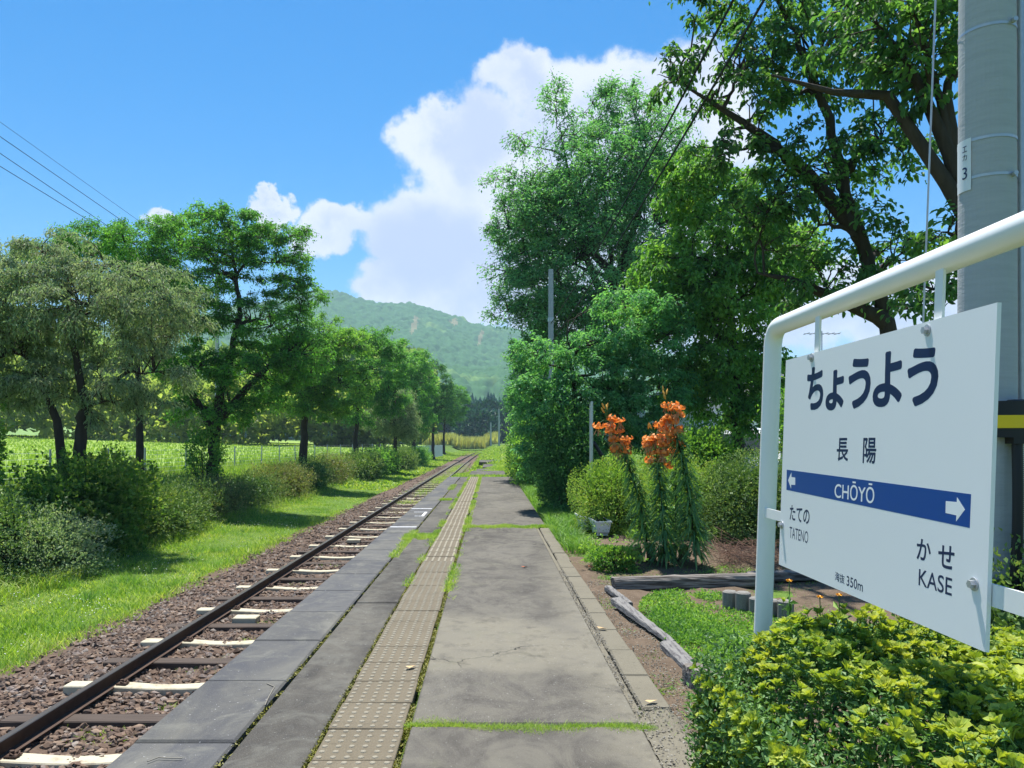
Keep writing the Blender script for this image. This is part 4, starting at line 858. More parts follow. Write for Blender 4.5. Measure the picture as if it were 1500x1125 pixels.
# ivy around the tallest cherry trunk
shrub('ivy', (P(300, 640, 26.6)[0], 26.5, .9), (.55, .5, 1.0), 2600, M['fresh'], 'ivy and suckers climbing the trunk of the tallest cherry', leaf=.10, seed=85, bump=.4, core=False, cat='ivy')
for q, (cx, cy, cz, rx, ry, rz, n, m_, leaf, lab) in enumerate([
    (1.75, 16.8, 1.0, .75, 1.3, 1.35, 15000, 'dark', .06, 'dense dark bush at the platform edge behind the metal-framed board'),
    (2.15, 13.2, .45, .72, .9, .82, 15000, 'lime_h', .035, 'rounded yellow-green azalea bush behind the white planters'),
    (3.05, 12.6, .45, .7, .9, .80, 12000, 'lime_h', .035, 'yellow-topped azalea bush directly behind the lilies'),
    (3.95, 11.6, .50, .75, .9, .78, 14000, 'hedge', .035, 'clipped green azalea bush left of the sign post'),
    (5.1, 12.2, .60, 1.0, .9, .85, 9000, 'hedge', .04, 'green azalea bush hidden behind the sign post'),
    (1.65, 27.5, 1.0, .95, 2.6, 1.3, 11000, 'fresh', .09, 'fresh green bush with orange trumpet flowers at the far end of the platform'),
    (2.2, 21.5, 1.0, .9, 1.6, 1.4, 12000, 'blue', .08, 'blue-green bush between the dark bush and the flowering bush'),
    (3.0, 40, 1.0, 1.6, 5, 1.7, 9000, 'fresh', .14, 'long overgrown bush past the end of the platform'),
    (3.3, 60, 1.0, 1.5, 9, 1.7, 7000, 'fresh', .2, 'bright bush around the base of the second far pole'),
    (4.2, 15.8, .9, .9, .9, .9, 7000, 'weed', .08, 'leafy green shrub in front of the white van'),
    (6.4, 14.5, 1.9, 1.0, .8, .85, 7000, 'fresh', .08, 'green shrub showing above the station sign')]):
    if 'lime_h' not in M: M['lime_h'] = leafmat('azalea_leaf', (.04, .08, .015), (.10, .17, .025), (.27, .30, .045), nscale=2.2, trans=.25)
    shrub('bush', (cx, cy, cz), (rx, ry, rz), n, M[m_], lab, leaf=leaf, seed=90+q, bump=.2, cut=-.05, group='bushes right of the platform')
# far masses
def mass(name, blobs, m_, label, cat, n, leaf, seed):
    rg = np.random.default_rng(seed); ch = []
    for (x, y, z, a, b, c) in blobs:
        s, d = lumpy(rg, 1, n, pw=2.2); p = s*np.array([a, b, c])*(1-.25*rg.random(n)**2)[:, None]*(1+.35*(noise2(s[:, 0]*6+9, s[:, 1]*5+s[:, 2]*6+9, 1, seed)-.5))[:, None]+[x, y, z]
        L = leaf*rg.uniform(.6, 1.3, n); ch.append(leaves(p, d+rg.normal(0, .5, d.shape)+[0, 0, .3], d+rg.normal(0, .5, d.shape), L, L*.7, 0, rg.random(n)))
    return tag(obj(name, ch, M[m_]), label, cat, kind='stuff')
rg3 = np.random.default_rng(12)
bl = [(x+rg3.normal(0, 3), 118+rg3.uniform(-10, 18)-x*.05, 3.2+rg3.uniform(0, 3.5)+abs(x)*.03, rg3.uniform(5, 9), 5, rg3.uniform(3, 6)) for x in np.arange(-108, -14, 5.5)]
M['far_hazy_pale'] = leafmat('far_hazy_pale_leaf', (.05, .075, .026), (.085, .115, .038), (.12, .14, .06), nscale=.3, trans=.6)  # yellow-green made paler, distance haze is put into the leaf colour
M['far_hazy_mid'] = leafmat('far_hazy_mid_leaf', (.035, .062, .030), (.062, .10, .044), (.09, .12, .055), nscale=.2, trans=.6)  # woodland green lightened, haze painted into the leaves here too
mass('bamboo_thicket', bl, 'far_hazy_pale', 'pale yellow-green thicket along the far side of the rice field', 'thicket', 1200, 1.3, 1)
bl = [(x+rg3.normal(0, 4), 150+rg3.uniform(-8, 25), 7+rg3.uniform(0, 6)+abs(x)*.06, rg3.uniform(7, 12), 7, rg3.uniform(6, 10)) for x in np.arange(-150, -18, 8)]
mass('far_woodland', bl, 'far_hazy_mid', 'green woodland rising behind the rice field and the left trees', 'woodland', 1400, 1.8, 2)
bl = [(x, rg3.uniform(270, 300), 5+rg3.uniform(0, 5), rg3.uniform(6, 10), 6, rg3.uniform(4, 8)) for x in np.arange(-60, 6, 5)]
mass('distant_trees', bl, 'conifer', 'blue-green trees at the foot of the dark conifer hill', 'woodland', 900, 2.0, 3)
p = np.stack([rg3.uniform(-18, 2, 5200), rg3.uniform(205, 218, 5200), np.zeros(5200)], 1); p[:, 2] = gz(p[:, 0], p[:, 1])+.4
grass('corn_plants', p, 3.2, .5, M['corn'], 'pale yellow tall crop at the far end of the line', 'crop', 13, lean=.3)

# ------------------------------------------------------------------ station name sign
SX, SLEAN = 1.15, math.radians(2.0)
Z0 = CH-.445*SX+.0
sg = empty('station_sign', (SX, 2.4, Z0), 0, 'white station name sign with navy lettering hanging from a white tube frame', 'station sign')
sg.rotation_euler = (0, SLEAN, 0)
RM = np.array(Matrix.Rotation(SLEAN, 3, 'Y'))
def sgloc(w): return RM.T@(np.asarray(w, float)-np.array([SX, 2.4, Z0]))
def onboard(x, y, off=-.006):
    """photo pixel -> local (y, z) on the board's face"""
    d = np.array([(x-VX)/F, 1, (VY-y)/F]); o = np.array([0, 0, CH]); nrm = RM@np.array([1., 0, 0]); c = np.array([SX, 2.4, Z0])
    t = ((c-o)@nrm)/(d@nrm); l = sgloc(o+d*t); return l[1], l[2]
TLc, TRc, BLc, BRc = onboard(1154, 525), onboard(1462, 448), onboard(1141.3, 824), onboard(1446.7, 960)
yl = (TLc[0]+BLc[0])/2; yr = (TRc[0]+BRc[0])/2; zt = (TLc[1]+TRc[1])/2; zb = (BLc[1]+BRc[1])/2
print('BOARD', yl-yr, zt-zb, TLc, TRc, BLc, BRc)
bd_ = obj('board', [box(-.004, .006, yr, yl, zb, zt)], M['board'], sg)
def ontext(body, x0, x1, yt, yb, mat_, bold=0., xm=None):
    """print fitted to the rectangle whose left top/bottom and right top/bottom photo heights are given in yt, yb (pairs); bold = stroke growth in em"""
    cu = bpy.data.curves.new('t', 'FONT'); cu.body = body; cu.size = 1; cu.resolution_u = 5
    ob = bpy.data.objects.new('t', cu); COL.objects.link(ob); bpy.context.view_layer.update()
    me0 = bpy.data.meshes.new_from_object(ob.evaluated_get(bpy.context.evaluated_depsgraph_get()))
    n = len(me0.vertices); co = np.empty(n*3); me0.vertices.foreach_get('co', co); co = co.reshape(-1, 3)
    fs = [list(p.vertices) for p in me0.polygons]; bpy.data.objects.remove(ob)
    a0 = onboard(x0, yt[0]); a1 = onboard(x0, yb[0]); b0 = onboard(x1, yt[1]); b1 = onboard(x1, yb[1])
    L, Rr = (a0[0]+a1[0])/2, (b0[0]+b1[0])/2; T, B = (a0[1]+b0[1])/2, (a1[1]+b1[1])/2
    mn, mx = co[:, :2].min(0)-bold, co[:, :2].max(0)+bold
    sh_ = [(0, 0)]+([(bold*math.cos(t), bold*math.sin(t)) for t in np.arange(14)/14*2*math.pi] if bold else [])
    ch = []
    for q, (dx, dy_) in enumerate(sh_):
        u = (co[:, 0]+dx-mn[0])/(mx[0]-mn[0]); v = (co[:, 1]+dy_-mn[1])/(mx[1]-mn[1])
        ch.append((np.stack([np.full(n, (-.00412 if mat_ is not M['inkw'] else -.00445)-q*.000006), L+(Rr-L)*u, B+(T-B)*v], 1), fs))
    return obj('lettering', ch, mat_, bd_)
def flat(name, pts, mat_, off):
    l = [onboard(*p) for p in pts]; V = [(off, a, b) for a, b in l]; V2 = [(off+.0004, a, b) for a, b in l]; n = len(V)
    return obj(name, [(np.array(V+V2), [list(range(n))]), (np.array(V+V2), [(i, (i+1) % n, n+(i+1) % n, n+i) for i in range(n)])], mat_, bd_)
# big kana, one by one so that each keeps its place
for ch_, x0, x1, yt, yb, bo in [('ち', 1183.5, 1208, (540, 534), (598, 603), .032), ('ょ', 1211.5, 1238, (545, 539), (599, 603), .034), ('う', 1244.5, 1277.5, (527.5, 520), (597, 599.5), .034), ('よ', 1281, 1324, (519, 511), (594, 597.5), .034), ('う', 1331, 1377, (512, 504), (594, 595), .034)]:
    ontext(ch_, x0, x1, yt, yb, M['ink'], bo)
for ch_, x0, x1, yt, yb in [('長', 1227.5, 1244.5, (642, 641), (675, 676)), ('陽', 1266, 1285.5, (641.5, 641), (678, 680))]:
    ontext(ch_, x0, x1, yt, yb, M['ink'], .016)
flat('blue_band', [(1154, 688), (1425, 724), (1423, 773.5), (1153.5, 717.5)], M['band'], -.0042)
ontext('CHŌYŌ', 1224.5, 1283, (705.5, 705), (730, 737), M['inkw'], .008)
def arrow(x0, x1, y0, y1, s0, s1, w, right):
    # pixel corners of the arrow head and shaft
    return None
flat('arrow', [(1156, 703.5), (1161, 692), (1161, 699), (1166.5, 699.5), (1166.5, 710.5), (1160.5, 710), (1160.5, 716)], M['inkw'], -.0044)
flat('arrow', [(1388, 734), (1404, 735.5), (1404.5, 728.5), (1416, 746.5), (1403, 764), (1403.5, 755), (1387.5, 751.5)], M['inkw'], -.0044)
ontext('たての', 1158.5, 1187.5, (739.5, 745), (761, 769), M['ink'], .016)
ontext('TATENO', 1158, 1185.5, (771, 779), (789, 795), M['ink'], 0)
ontext('か', 1345, 1366, (789, 791), (820, 823), M['ink'], .016)
ontext('せ', 1376.5, 1400.5, (798, 799), (831, 835), M['ink'], .016)
ontext('KASE', 1348, 1397, (835, 845), (858, 873), M['ink'], .006)
ontext('海抜', 1225, 1239, (838, 841), (851, 855), M['ink'], .008)
ontext('350m', 1242, 1266, (845, 850), (858, 867), M['ink'], .008)
# frame tube
def sweep(pts, r, n=10, bend=.09):
    pts = [np.array(p, float) for p in pts]; out = [pts[0]]
    for i in range(1, len(pts)-1):
        a = norm(pts[i-1]-pts[i]); b = norm(pts[i+1]-pts[i]); 
        for t in np.linspace(0, 1, n): out.append((1-t)**2*(pts[i]+a*bend)+2*t*(1-t)*pts[i]+t*t*(pts[i]+b*bend))
    out.append(pts[-1]); out = np.array(out); return out
FX = .03; YP0 = F*(SX+FX)/403-2.4; ZT = CH+.413*(SX+FX)-Z0
YP1 = 1.42-2.4
path = sweep([(FX, YP0, -.02-Z0), (FX, YP0, ZT), (FX, YP1, ZT), (FX, YP1, -.02-Z0)], .038)
obj('frame', [tubes(path, np.full(len(path), .037), 24)], M['white'], sg, smooth=True)
# hangers, brackets, bolts
for px_ in (1193, 1368):
    yy = onboard(px_, 500)[0]; w = .018
    h = obj('hanger_bracket', [box(.008, .016, yy-w, yy+w, zt-.055, ZT-.02)], M['white'], sg)
for (x, y_) in [(1191, 524), (1361, 484), (1430, 856), (1147, 769)]:
    l = onboard(x, y_); obj('bolt', cyl((-.018, l[0], l[1]), (-.004, l[0], l[1]), .010, sides=6)+cyl((-.0075, l[0], l[1]), (-.0045, l[0], l[1]), .016, sides=16), M['steel'], sg)
l = onboard(1142, 757); obj('side_bracket', [box(.008, .014, l[0]-.01, YP0-.005, l[1]-.02, l[1]+.02)], M['white'], sg)
l = onboard(1440, 868); obj('side_bracket', [box(.008, .016, YP1+.01, l[0]-.0, l[1]-.028, l[1]+.024)], M['white'], sg)

# ------------------------------------------------------------------ concrete pole with cable fittings
pc = np.array([2.93, 4.55, -.1])
cp = empty('concrete_pole', pc, 0, 'thick round concrete utility pole behind the station sign', 'utility pole')
obj('shaft', cyl((0, 0, -.3), (0, 0, 9.6), .158, .128, 40), M['poleconc'], cp, smooth=False)
def rad_at(z): return .158-.03*(z+.3)/9.9
def pz(y): return CH+(VY-y)/F*pc[1]-pc[2]
for y_ in (52, 212, 266):
    z = pz(y_); obj('steel_band', [tubes(np.array([(0, 0, z-.008), (0, 0, z+.008)]), np.full(2, rad_at(z)+.004), 40)], M['steel'], cp, smooth=True)
for y_ in (44, 262):
    z = pz(y_)-.02; obj('band_bolt', cyl((.06, -rad_at(z)-.02, z), (.06, -rad_at(z)+.02, z), .014, sides=8), M['steel'], cp)
# number plate curved round the pole
z0_, z1_ = pz(283), pz(208); th = np.linspace(math.radians(163), math.radians(207), 7); r_ = rad_at(z0_)+.006
V = np.array([(r_*math.cos(t), r_*math.sin(t), z) for z in (z0_, z1_) for t in th]); 
pl = obj('number_plate', [(V, [(i, i+1, 8+i, 7+i) for i in range(6)])], M['plastic'], cp, smooth=True)
def polechar(ch_, zc, h, w, tc):
    cu = bpy.data.curves.new('t', 'FONT'); cu.body = ch_; ob = bpy.data.objects.new('t', cu); COL.objects.link(ob); bpy.context.view_layer.update()
    me0 = bpy.data.meshes.new_from_object(ob.evaluated_get(bpy.context.evaluated_depsgraph_get())); n = len(me0.vertices)
    co = np.empty(n*3); me0.vertices.foreach_get('co', co); co = co.reshape(-1, 3); mn, mx = co.min(0), co.max(0)
    u = (co[:, 0]-mn[0])/(mx[0]-mn[0])-.5; v = (co[:, 1]-mn[1])/(mx[1]-mn[1])-.5; t = tc+u*w/r_; rr = r_+.002
    me0.vertices.foreach_set('co', np.stack([rr*np.cos(t), rr*np.sin(t), zc+v*h], 1).astype(np.float32).ravel()); me0.materials.clear(); me0.materials.append(M['ink']); me0.update()
    bpy.data.objects.remove(ob); link('lettering', me0, pl)
polechar('エ', pz(222), .035, .032, math.radians(192)); polechar('カ', pz(234), .035, .032, math.radians(192)); polechar('3', pz(257), .07, .034, math.radians(192))
obj('conduit_pipe', cyl((rad_at(3)+.045, -.03, 0), (rad_at(3)+.02, -.03, 8), .024, sides=16), M['steel'], cp, smooth=True)
obj('conduit_pipe', cyl((rad_at(3)+.10, .05, 0), (rad_at(3)+.07, .05, 8), .014, sides=12), M['steel'], cp, smooth=True)
for (z0, z1, m_) in [(pz(602), pz(590), 'black'), (pz(628), pz(610), 'yellow'), (pz(641), pz(628), 'black'), (pz(610), pz(602), 'black')]:
    obj('striped_guard' if m_ == 'yellow' else 'guard_band', [tubes(np.array([(0.02, -.02, z0), (0.02, -.02, z1)]), np.full(2, rad_at(1)+(.07 if m_ == 'yellow' else .064)), 36)], M[m_], cp, smooth=True)
t = np.linspace(0, 1, 160); hz_ = pz(645)+(pz(870)-pz(645))*t
obj('corrugated_hose', [tubes(np.stack([.045-.02*t, -.195-.02*np.sin(3*t), hz_], 1), (.026+.004*(np.arange(160) % 2)), 14)], M['black'], cp, smooth=True)
obj('junction_box', [box(.0, .16, -.235, -.16, pz(650), pz(588), 0, None, .01)], M['black'], cp)

# ------------------------------------------------------------------ other poles and wires
def upole(x, Y, ztop, r, label):
    X = (x-VX)/F*Y; o = empty('utility_pole', (X, Y, gz(X, Y)), 0, label, 'utility pole'); h = ztop-gz(X, Y)
    obj('shaft', cyl((0, 0, -.2), (0, 0, h), r*1.15, r*.85, 16), M['poleconc'], o, smooth=True)
    obj('steel_band', [tubes(np.array([(0, 0, h-1.9), (0, 0, h-1.75)]), np.full(2, r+.01), 16)], M['steel'], o)
    return o
upole(807, 28, 7.75, .105, 'grey utility pole rising out of the tall feathery tree')
upole(755, 105, 8.6, .2, 'utility pole above the bushes at the far end of the platform')
upole(731, 190, 9.5, .22, 'small distant utility pole in front of the dark hill')
upole(719, 200, 6.5, .2, 'most distant short pole where the track vanishes')
def wire(pts, r, label, group, n=40, m_='wire'):
    pts = np.array(pts, float); k = np.arange(len(pts)); 
    if len(pts) == 3:
        c = 2*pts[1]-(pts[0]+pts[2])/2; t = np.linspace(0, 1, n)[:, None]; q = (1-t)**2*pts[0]+2*t*(1-t)*c+t*t*pts[2]
    else: q = np.stack([np.interp(np.linspace(0, len(pts)-1, n), k, pts[:, a]) for a in range(3)], 1)
    tag(obj('overhead_wire', [tubes(q, np.full(len(q), r), 6)], M[m_], smooth=True), label, 'overhead wire', group)
def w3(a, b, c): return [a, b, c]
wire([(2.93, 4.6, 7.05), P(913, 300, 15.3), P(807, 474, 28)], .017, 'black cable left of the two crossing the right trees', 'cables between the concrete pole and the next pole')
wire([(3.02, 4.6, 6.6), P(940, 300, 13.9), P(809, 500, 28)], .017, 'black cable right of the two crossing the right trees', 'cables between the concrete pole and the next pole')
for q, (x0, y0, x1, y1) in enumerate([(-30, 156, 318, 404), (-30, 178, 318, 418), (-30, 203, 318, 438), (-30, 224, 318, 436)]):
    a = P(x0, y0, 34); b = P(x1, y1, 60); d = a-b
    wire([b, b+d*.5-np.array([0, 0, .05]), b+d*1.6], .016 if q else .010, ['topmost, thinnest', 'second from the top', 'third from the top', 'lowest'][q]+' of the four overhead wires at the upper left', 'overhead wires over the left trees')
upole(318, 60, 15.2, .16, 'utility pole hidden behind the left trees that carries the four wires')
g0, g1 = P(1372, -40, 4.9), P(1346, 640, 5.0)
tag(obj('guy_cable', [tubes(np.array([g0, g1]), np.full(2, .006), 8)], M['steel'], smooth=True), 'thin grey steel stay cable hanging left of the concrete pole', 'cable')

# ------------------------------------------------------------------ wire fence and pale panel fence
fx = -11.6; fn = empty('wire_fence', (fx, 22, gz(fx, 22)), 0, 'wire mesh fence on grey pipe posts between the trees and the rice field', 'fence')
pm_ = mesh('post', cyl((0, 0, -.3), (0, 0, 1.25), .03, sides=10), M['steel'], True)
ys_ = [17.0, 20.3, 23.4, 25.9, 29.4, 35, 39.1, 42.5, 46, 51, 55, 60, 65, 70, 76, 82, 88, 95]
for yv in ys_: link('post', pm_, fn, (0, yv-22, gz(fx, yv)-gz(fx, 22)), (0, R.normal(0, .02), 0))
w_ = []
for z in np.arange(.1, 1.2, .15): w_.append(tubes(np.array([(0, -8, z), (0, 73, z)]), np.full(2, .0035), 3))
yy = np.arange(-8, 40, .3); w_.append(tubes(np.stack([np.stack([0*yy, yy, 0*yy], 1), np.stack([0*yy, yy, 0*yy+1.18], 1)], 1), np.full((len(yy), 2), .003), 3))
obj('wire_mesh', w_, M['steel'], fn)['kind'] = 'stuff'
pn_ = empty('panel_fence', (-8.6, 100, gz(-8.6, 100)), 0, 'pale grey corrugated panel fence behind the farthest left trees', 'fence')
pme = mesh('fence_panel', [box(-.03, .03, 0, 3.6, 0, 1.7)]+[box(-.06, -.03, a, a+.12, 0, 1.7) for a in np.arange(.1, 3.5, .45)], M['wall'])
for a in range(8): link('fence_panel', pme, pn_, (a*.15, -10+a*3.75, 0), (0, 0, -.04))

# ------------------------------------------------------------------ garden things
def log(name, p0, p1, w, h, m_, label, cat, group=None, seed=0, taper=.0):
    p0, p1 = np.array(p0, float), np.array(p1, float); L = np.linalg.norm(p1-p0); rg = np.random.default_rng(seed); K = 26
    t = np.linspace(0, 1, K); S = 12; th = np.arange(S)/S*2*math.pi+.26
    prof = np.stack([np.sign(np.cos(th))*np.abs(np.cos(th))**.45*w/2, np.sign(np.sin(th))*np.abs(np.sin(th))**.45*h/2], 1)
    groove = rg.uniform(.86, 1.03, S)
    V = []
    for i in range(K):
        sc2 = (1-taper*t[i])*(1 if 0 < i < K-1 else .93); j = groove*rg.uniform(.965, 1.03, S)
        V.append(np.stack([np.full(S, t[i]*L)+rg.normal(0, .006, S)*(i in (0, K-1)), prof[:, 0]*sc2*j, prof[:, 1]*sc2*j+rg.normal(0, .002)], 1))
    V = np.concatenate(V); Fs = [(k*S+s, k*S+(s+1) % S, (k+1)*S+(s+1) % S, (k+1)*S+s) for k in range(K-1) for s in range(S)]
    o = obj(name, [(V, Fs), (V[:S], [list(range(S))[::-1]]), (V[-S:], [list(range(S))])], M[m_], None, smooth=False)
    o.location = p0; d = Vector(p1-p0); o.rotation_euler = d.to_track_quat('X', 'Z').to_euler()
    return tag(o, label, cat, group)
TG = 'old timbers edging the garden bed'
log('timber_beam', (1.28, 8.02, .02), (2.95, 8.10, .05), .17, .15, 'timber', 'long dark weathered timber beam lying across the garden bed', 'timber', TG, 1)
log('timber_beam', (2.78, 8.32, .04), (4.3, 8.5, .05), .15, .12, 'timber', 'second timber beam continuing behind the white sign post', 'timber', TG, 2)
log('driftwood_log', (1.20, 7.9, .0), (1.28, 7.05, .01), .075, .07, 'drift', 'thin split piece of grey wood touching the end of the long timber', 'log', TG, 3, .2)
log('driftwood_log', (1.17, 7.15, .02), (1.36, 5.75, .0), .12, .08, 'drift', 'pale grey split log with a pointed end beside the kerb', 'log', TG, 4, .5)
log('driftwood_log', (1.32, 5.75, -.02), (1.34, 5.0, -.01), .13, .09, 'drift', 'short grey log lying past the pointed one', 'log', TG, 5, .2)
log('driftwood_log', (1.30, 4.95, -.02), (1.42, 4.3, .03), .16, .22, 'timber', 'thick brown wooden block half hidden by the front hedge', 'log', TG, 6)
for q, (x, y_) in enumerate([(2.17, 6.98), (2.25, 6.86), (2.33, 6.74), (2.41, 6.62), (2.49, 6.50)]):
    h = .17+.015*math.sin(q*2); V = cyl((0, 0, -.1), (0, 0, h), .07, .066, 14)
    tag(obj('edging_post', V+cyl((0, 0, h), (0, 0, h+.012), .066, .05, 14), M['wallconc'], None, smooth=False, loc=(x, y_, -.03)), ['leftmost round concrete edging post by the green ground cover', 'second round concrete edging post from the left', 'third round concrete edging post, beside the sign post', 'fourth edging post, behind the white sign post', 'fifth edging post, furthest right behind the hedge'][q], 'edging post', 'round concrete edging posts')
for q, (x, y_, rx_) in enumerate([(1.92, 9.98, -.22), (2.07, 9.9, -.1), (2.20, 9.84, -.03), (2.30, 9.9, .15), (2.46, 9.85, .05)]):
    o = tag(obj('log_edging', cyl((0, 0, -.08), (0, 0, .17), .06, .058, 14)+cyl((0, 0, .17), (0, 0, .19), .058, .035, 14), M['kerb'], None, loc=(x, y_, 0), rot=(.12, rx_, 0)),
            ['leftmost pale edging log, leaning left, in front of the azalea', 'second pale edging log from the left', 'third pale edging log, upright', 'fourth pale edging log, leaning right and partly shaded', 'last pale edging log, half hidden by lily stems'][q], 'edging log', 'short pale edging logs')
# planters
def planter(x, y_, rz, label):
    o = empty('planter', (x, y_, gz(x, y_)+.09), rz, label, 'planter', 'white planters beside the grass')
    w, l, h = .11, .30, .2; tp = [(.125, .32, h), (.135, .33, h), (.135, .33, h-.025), (.12, .315, h-.025), (.095, .29, .02), (.085, .27, 0)]
    ring = lambda a, b, z: np.array([(-a, -b, z), (a, -b, z), (a, b, z), (-a, b, z)], float)
    rr = [ring(.11, .305, h-.05), ring(.115, .31, h)]+[ring(*q) for q in tp[1:]]
    V = np.concatenate(rr); Fs = [(k*4+s, k*4+(s+1) % 4, k*4+4+(s+1) % 4, k*4+4+s) for k in range(len(rr)-1) for s in range(4)]
    obj('tub', [(V, Fs), (rr[-1], [(3, 2, 1, 0)])]+[box(-.1, .1, s-.008, s+.008, .02, h-.03) for s in ()], M['plastic'], o)
    obj('soil', [(ring(.112, .307, h-.045), [(0, 1, 2, 3)])], M['soil'], o)
    for a in (-.2, .2): obj('foot', [box(-.085, .085, a-.03, a+.03, -.04, -.0)], M['plastic'], o)
    return o
planter(1.80, 12.65, .05, 'nearer white plastic planter with bare soil beside the grass')
p2 = planter(1.66, 13.5, .05, 'farther white plastic planter with small seedlings')
pp = R.uniform(-1, 1, (60, 3))*[.09, .28, 0]+[0, 0, .16]; grass('seedlings', pp, .06, .02, M['weed'], None, parent=p2, seed=9)
# metal framed board seen edge-on
nb = empty('notice_board', (1.86, 14.2, 0), math.radians(-6.0), 'tall metal-framed board seen nearly edge-on beside the dark bush', 'notice board')
for a in (-.42, .42):
    obj('frame_leg', [tubes(sweep([(0, a, -.1), (0, a, 2.2)], .02), np.full(2, .024), 12)], M['steel'], nb, smooth=True)
obj('panel', [box(-.012, .012, -.38, .38, .7, 2.12)], M['steel'], nb)
obj('frame_rail', cyl((0, -.42, 2.2), (0, .42, 2.2), .024, sides=12), M['steel'], nb, smooth=True)
obj('frame_rail', cyl((0, -.42, .65), (0, .42, .65), .02, sides=12), M['steel'], nb, smooth=True)
obj('stay', cyl((.03, -.2, 1.5), (.62, -.1, .55), .035, sides=8), M['black'], nb)
# lilies
def petal_mesh():
    ch = []
    for q in range(6):
        a = q/6*2*math.pi; K = 6; t = np.linspace(0, 1, K); rad_ = .045*np.sin(t*2.3); z = -.065*t+.05*np.clip(t-.45, 0, 1)*2.0*1.3; wdt = .017*np.sin(np.pi*np.clip(t*.93+.05, 0, 1))**.8
        c = np.stack([rad_*math.cos(a), rad_*math.sin(a), z], 1); s = np.array([-math.sin(a), math.cos(a), 0])
        V = np.concatenate([c-s*wdt[:, None], c+s*wdt[:, None]]); ch.append((V, [(i, i+1, K+i+1, K+i) for i in range(K-1)], 0, .2+.12*q))
    for q in range(5):
        a = q/5*6.28+.3; ch.append((*tubes(np.array([(0, 0, 0), (.012*math.cos(a), .012*math.sin(a), -.05), (.03*math.cos(a), .03*math.sin(a), -.085)]), np.array([.002, .0018, .003]), 4)[:2], 1))
    return mesh('flower', ch, [M['orange'], M['dryleaf']])
fl = petal_mesh()
budm = mesh('bud', [tubes(np.array([(0, 0, 0), (0, 0, .02), (0, 0, .05), (0, 0, .075)]), np.array([.004, .010, .010, .003]), 8)], M['bud'], True)
def lily(x, y_, top, nfl, nbud, label, seed, nleaf=620, r=.16):
    rg = np.random.default_rng(seed); b = np.array([x, y_, gz(x, y_)]); top = np.array(top)-b; o = empty('tiger_lily', b, 0, label, 'lily', 'orange tiger lilies')
    c = np.array([top[0]*.15, top[1]*.15, top[2]*.55]); t = np.linspace(0, 1, 14)[:, None]; st = 2*t*(1-t)*c+t*t*top
    obj('stem', [tubes(st, .011-.006*t[:, 0], 8)], M['stem'], o, smooth=True)
    u = rg.uniform(.06, .80, nleaf)[:, None]; p0 = 2*u*(1-u)*c+u*u*top; a = rg.random(nleaf)*6.28; L = .33*(1-.62*u[:, 0])*rg.uniform(.7, 1.15, nleaf)
    K = 5; s = np.linspace(0, 1, K); out = np.stack([np.cos(a), np.sin(a), 0*a], 1); side = np.stack([-np.sin(a), np.cos(a), 0*a], 1)
    nleaf = nleaf; el = rg.uniform(.35, 1.05, nleaf)
    ctr = p0[:, None]+out[:, None]*(L[:, None]*s)[..., None]*.85; ctr[..., 2] += L[:, None]*(el[:, None]*s-1.0*s**2*rg.uniform(.6, 1.3, nleaf)[:, None])
    w = .0115*np.sin(np.pi*np.clip(s*.9+.1, 0, 1))[None, :, None]
    V = np.concatenate([ctr-side[:, None]*w, ctr+side[:, None]*w], 1).reshape(-1, 3); bb = np.arange(nleaf)[:, None]*2*K
    Fs = np.concatenate([bb+np.array([[i, i+1, K+i+1, K+i]]) for i in range(K-1)]); av = np.tile(rg.random(nleaf), K-1)
    obj('leaves', [(V, Fs, 0, av)], M['lilyleaf'], o)['kind'] = 'stuff'
    ped = []
    for i in range(nfl):
        u = 1-.26*rg.random()**1.2*(nfl > 3); q = 2*u*(1-u)*c+u*u*top; a = rg.random()*6.28; ln = rg.uniform(.03, max(.05, r)); e = q+np.array([math.cos(a)*ln, math.sin(a)*ln*.8, rg.uniform(-.04, .08)])
        ped.append(tubes(np.array([q, (q+e)/2+[0, 0, .03], e]), np.full(3, .0035), 5))
        f = link('flower', fl, o, e, (rg.normal(0, .35), rg.normal(0, .35), rg.random()*6.28), (rg.uniform(1.35, 1.8),)*3)
    for i in range(nbud):
        a = rg.random()*6.28; ln = rg.uniform(.01, .09); e = top+np.array([math.cos(a)*ln, math.sin(a)*ln, rg.uniform(.02, .12)])
        ped.append(tubes(np.array([top, e]), np.full(2, .003), 5)); link('bud', budm, o, e, (rg.normal(0, .3), rg.normal(0, .3), 0), (1.1,)*3)
    obj('flower_stalks', ped, M['green_stem'], o)['kind'] = 'stuff'
lily(2.02, 9.8, P(889, 612, 9.7), 19, 4, 'leftmost tiger lily, leaning left with a full orange flower head', 1)
lily(2.15, 9.5, P(957, 636, 9.4), 21, 3, 'middle tiger lily with a low wide orange flower head', 2, r=.2)
lily(2.52, 9.45, P(976, 588, 9.3), 19, 5, 'tallest tiger lily, its orange flower head above the others', 3, 800, r=.19)
lily(2.38, 9.9, P(989, 662, 9.9), 2, 0, 'short tiger lily with a single small orange bloom', 4, 420, r=.05)
# orange flowers of the far bush
for q, (x, y_, Yf) in enumerate([(788, 633, 25), (788, 661, 26), (789, 672, 25.5), (782, 668, 26.5)]):
    c = P(x, y_, Yf-1.0); o = tag(link('trumpet_flower', mesh('trumpet_flower', [(xf((fl.name and [0]) and leaves(np.zeros((8, 3)), norm(R.normal(size=(8, 3))), R.normal(size=(8, 3)), .13, .1, 0, R.random(8)), (0, 0, 0)))], M['orange']), None, tuple(c)), 'orange trumpet flower, '+['highest', 'second highest', 'lowest', 'leftmost'][q]+' of those on the far bush', 'flower', 'orange flowers on the far bush')
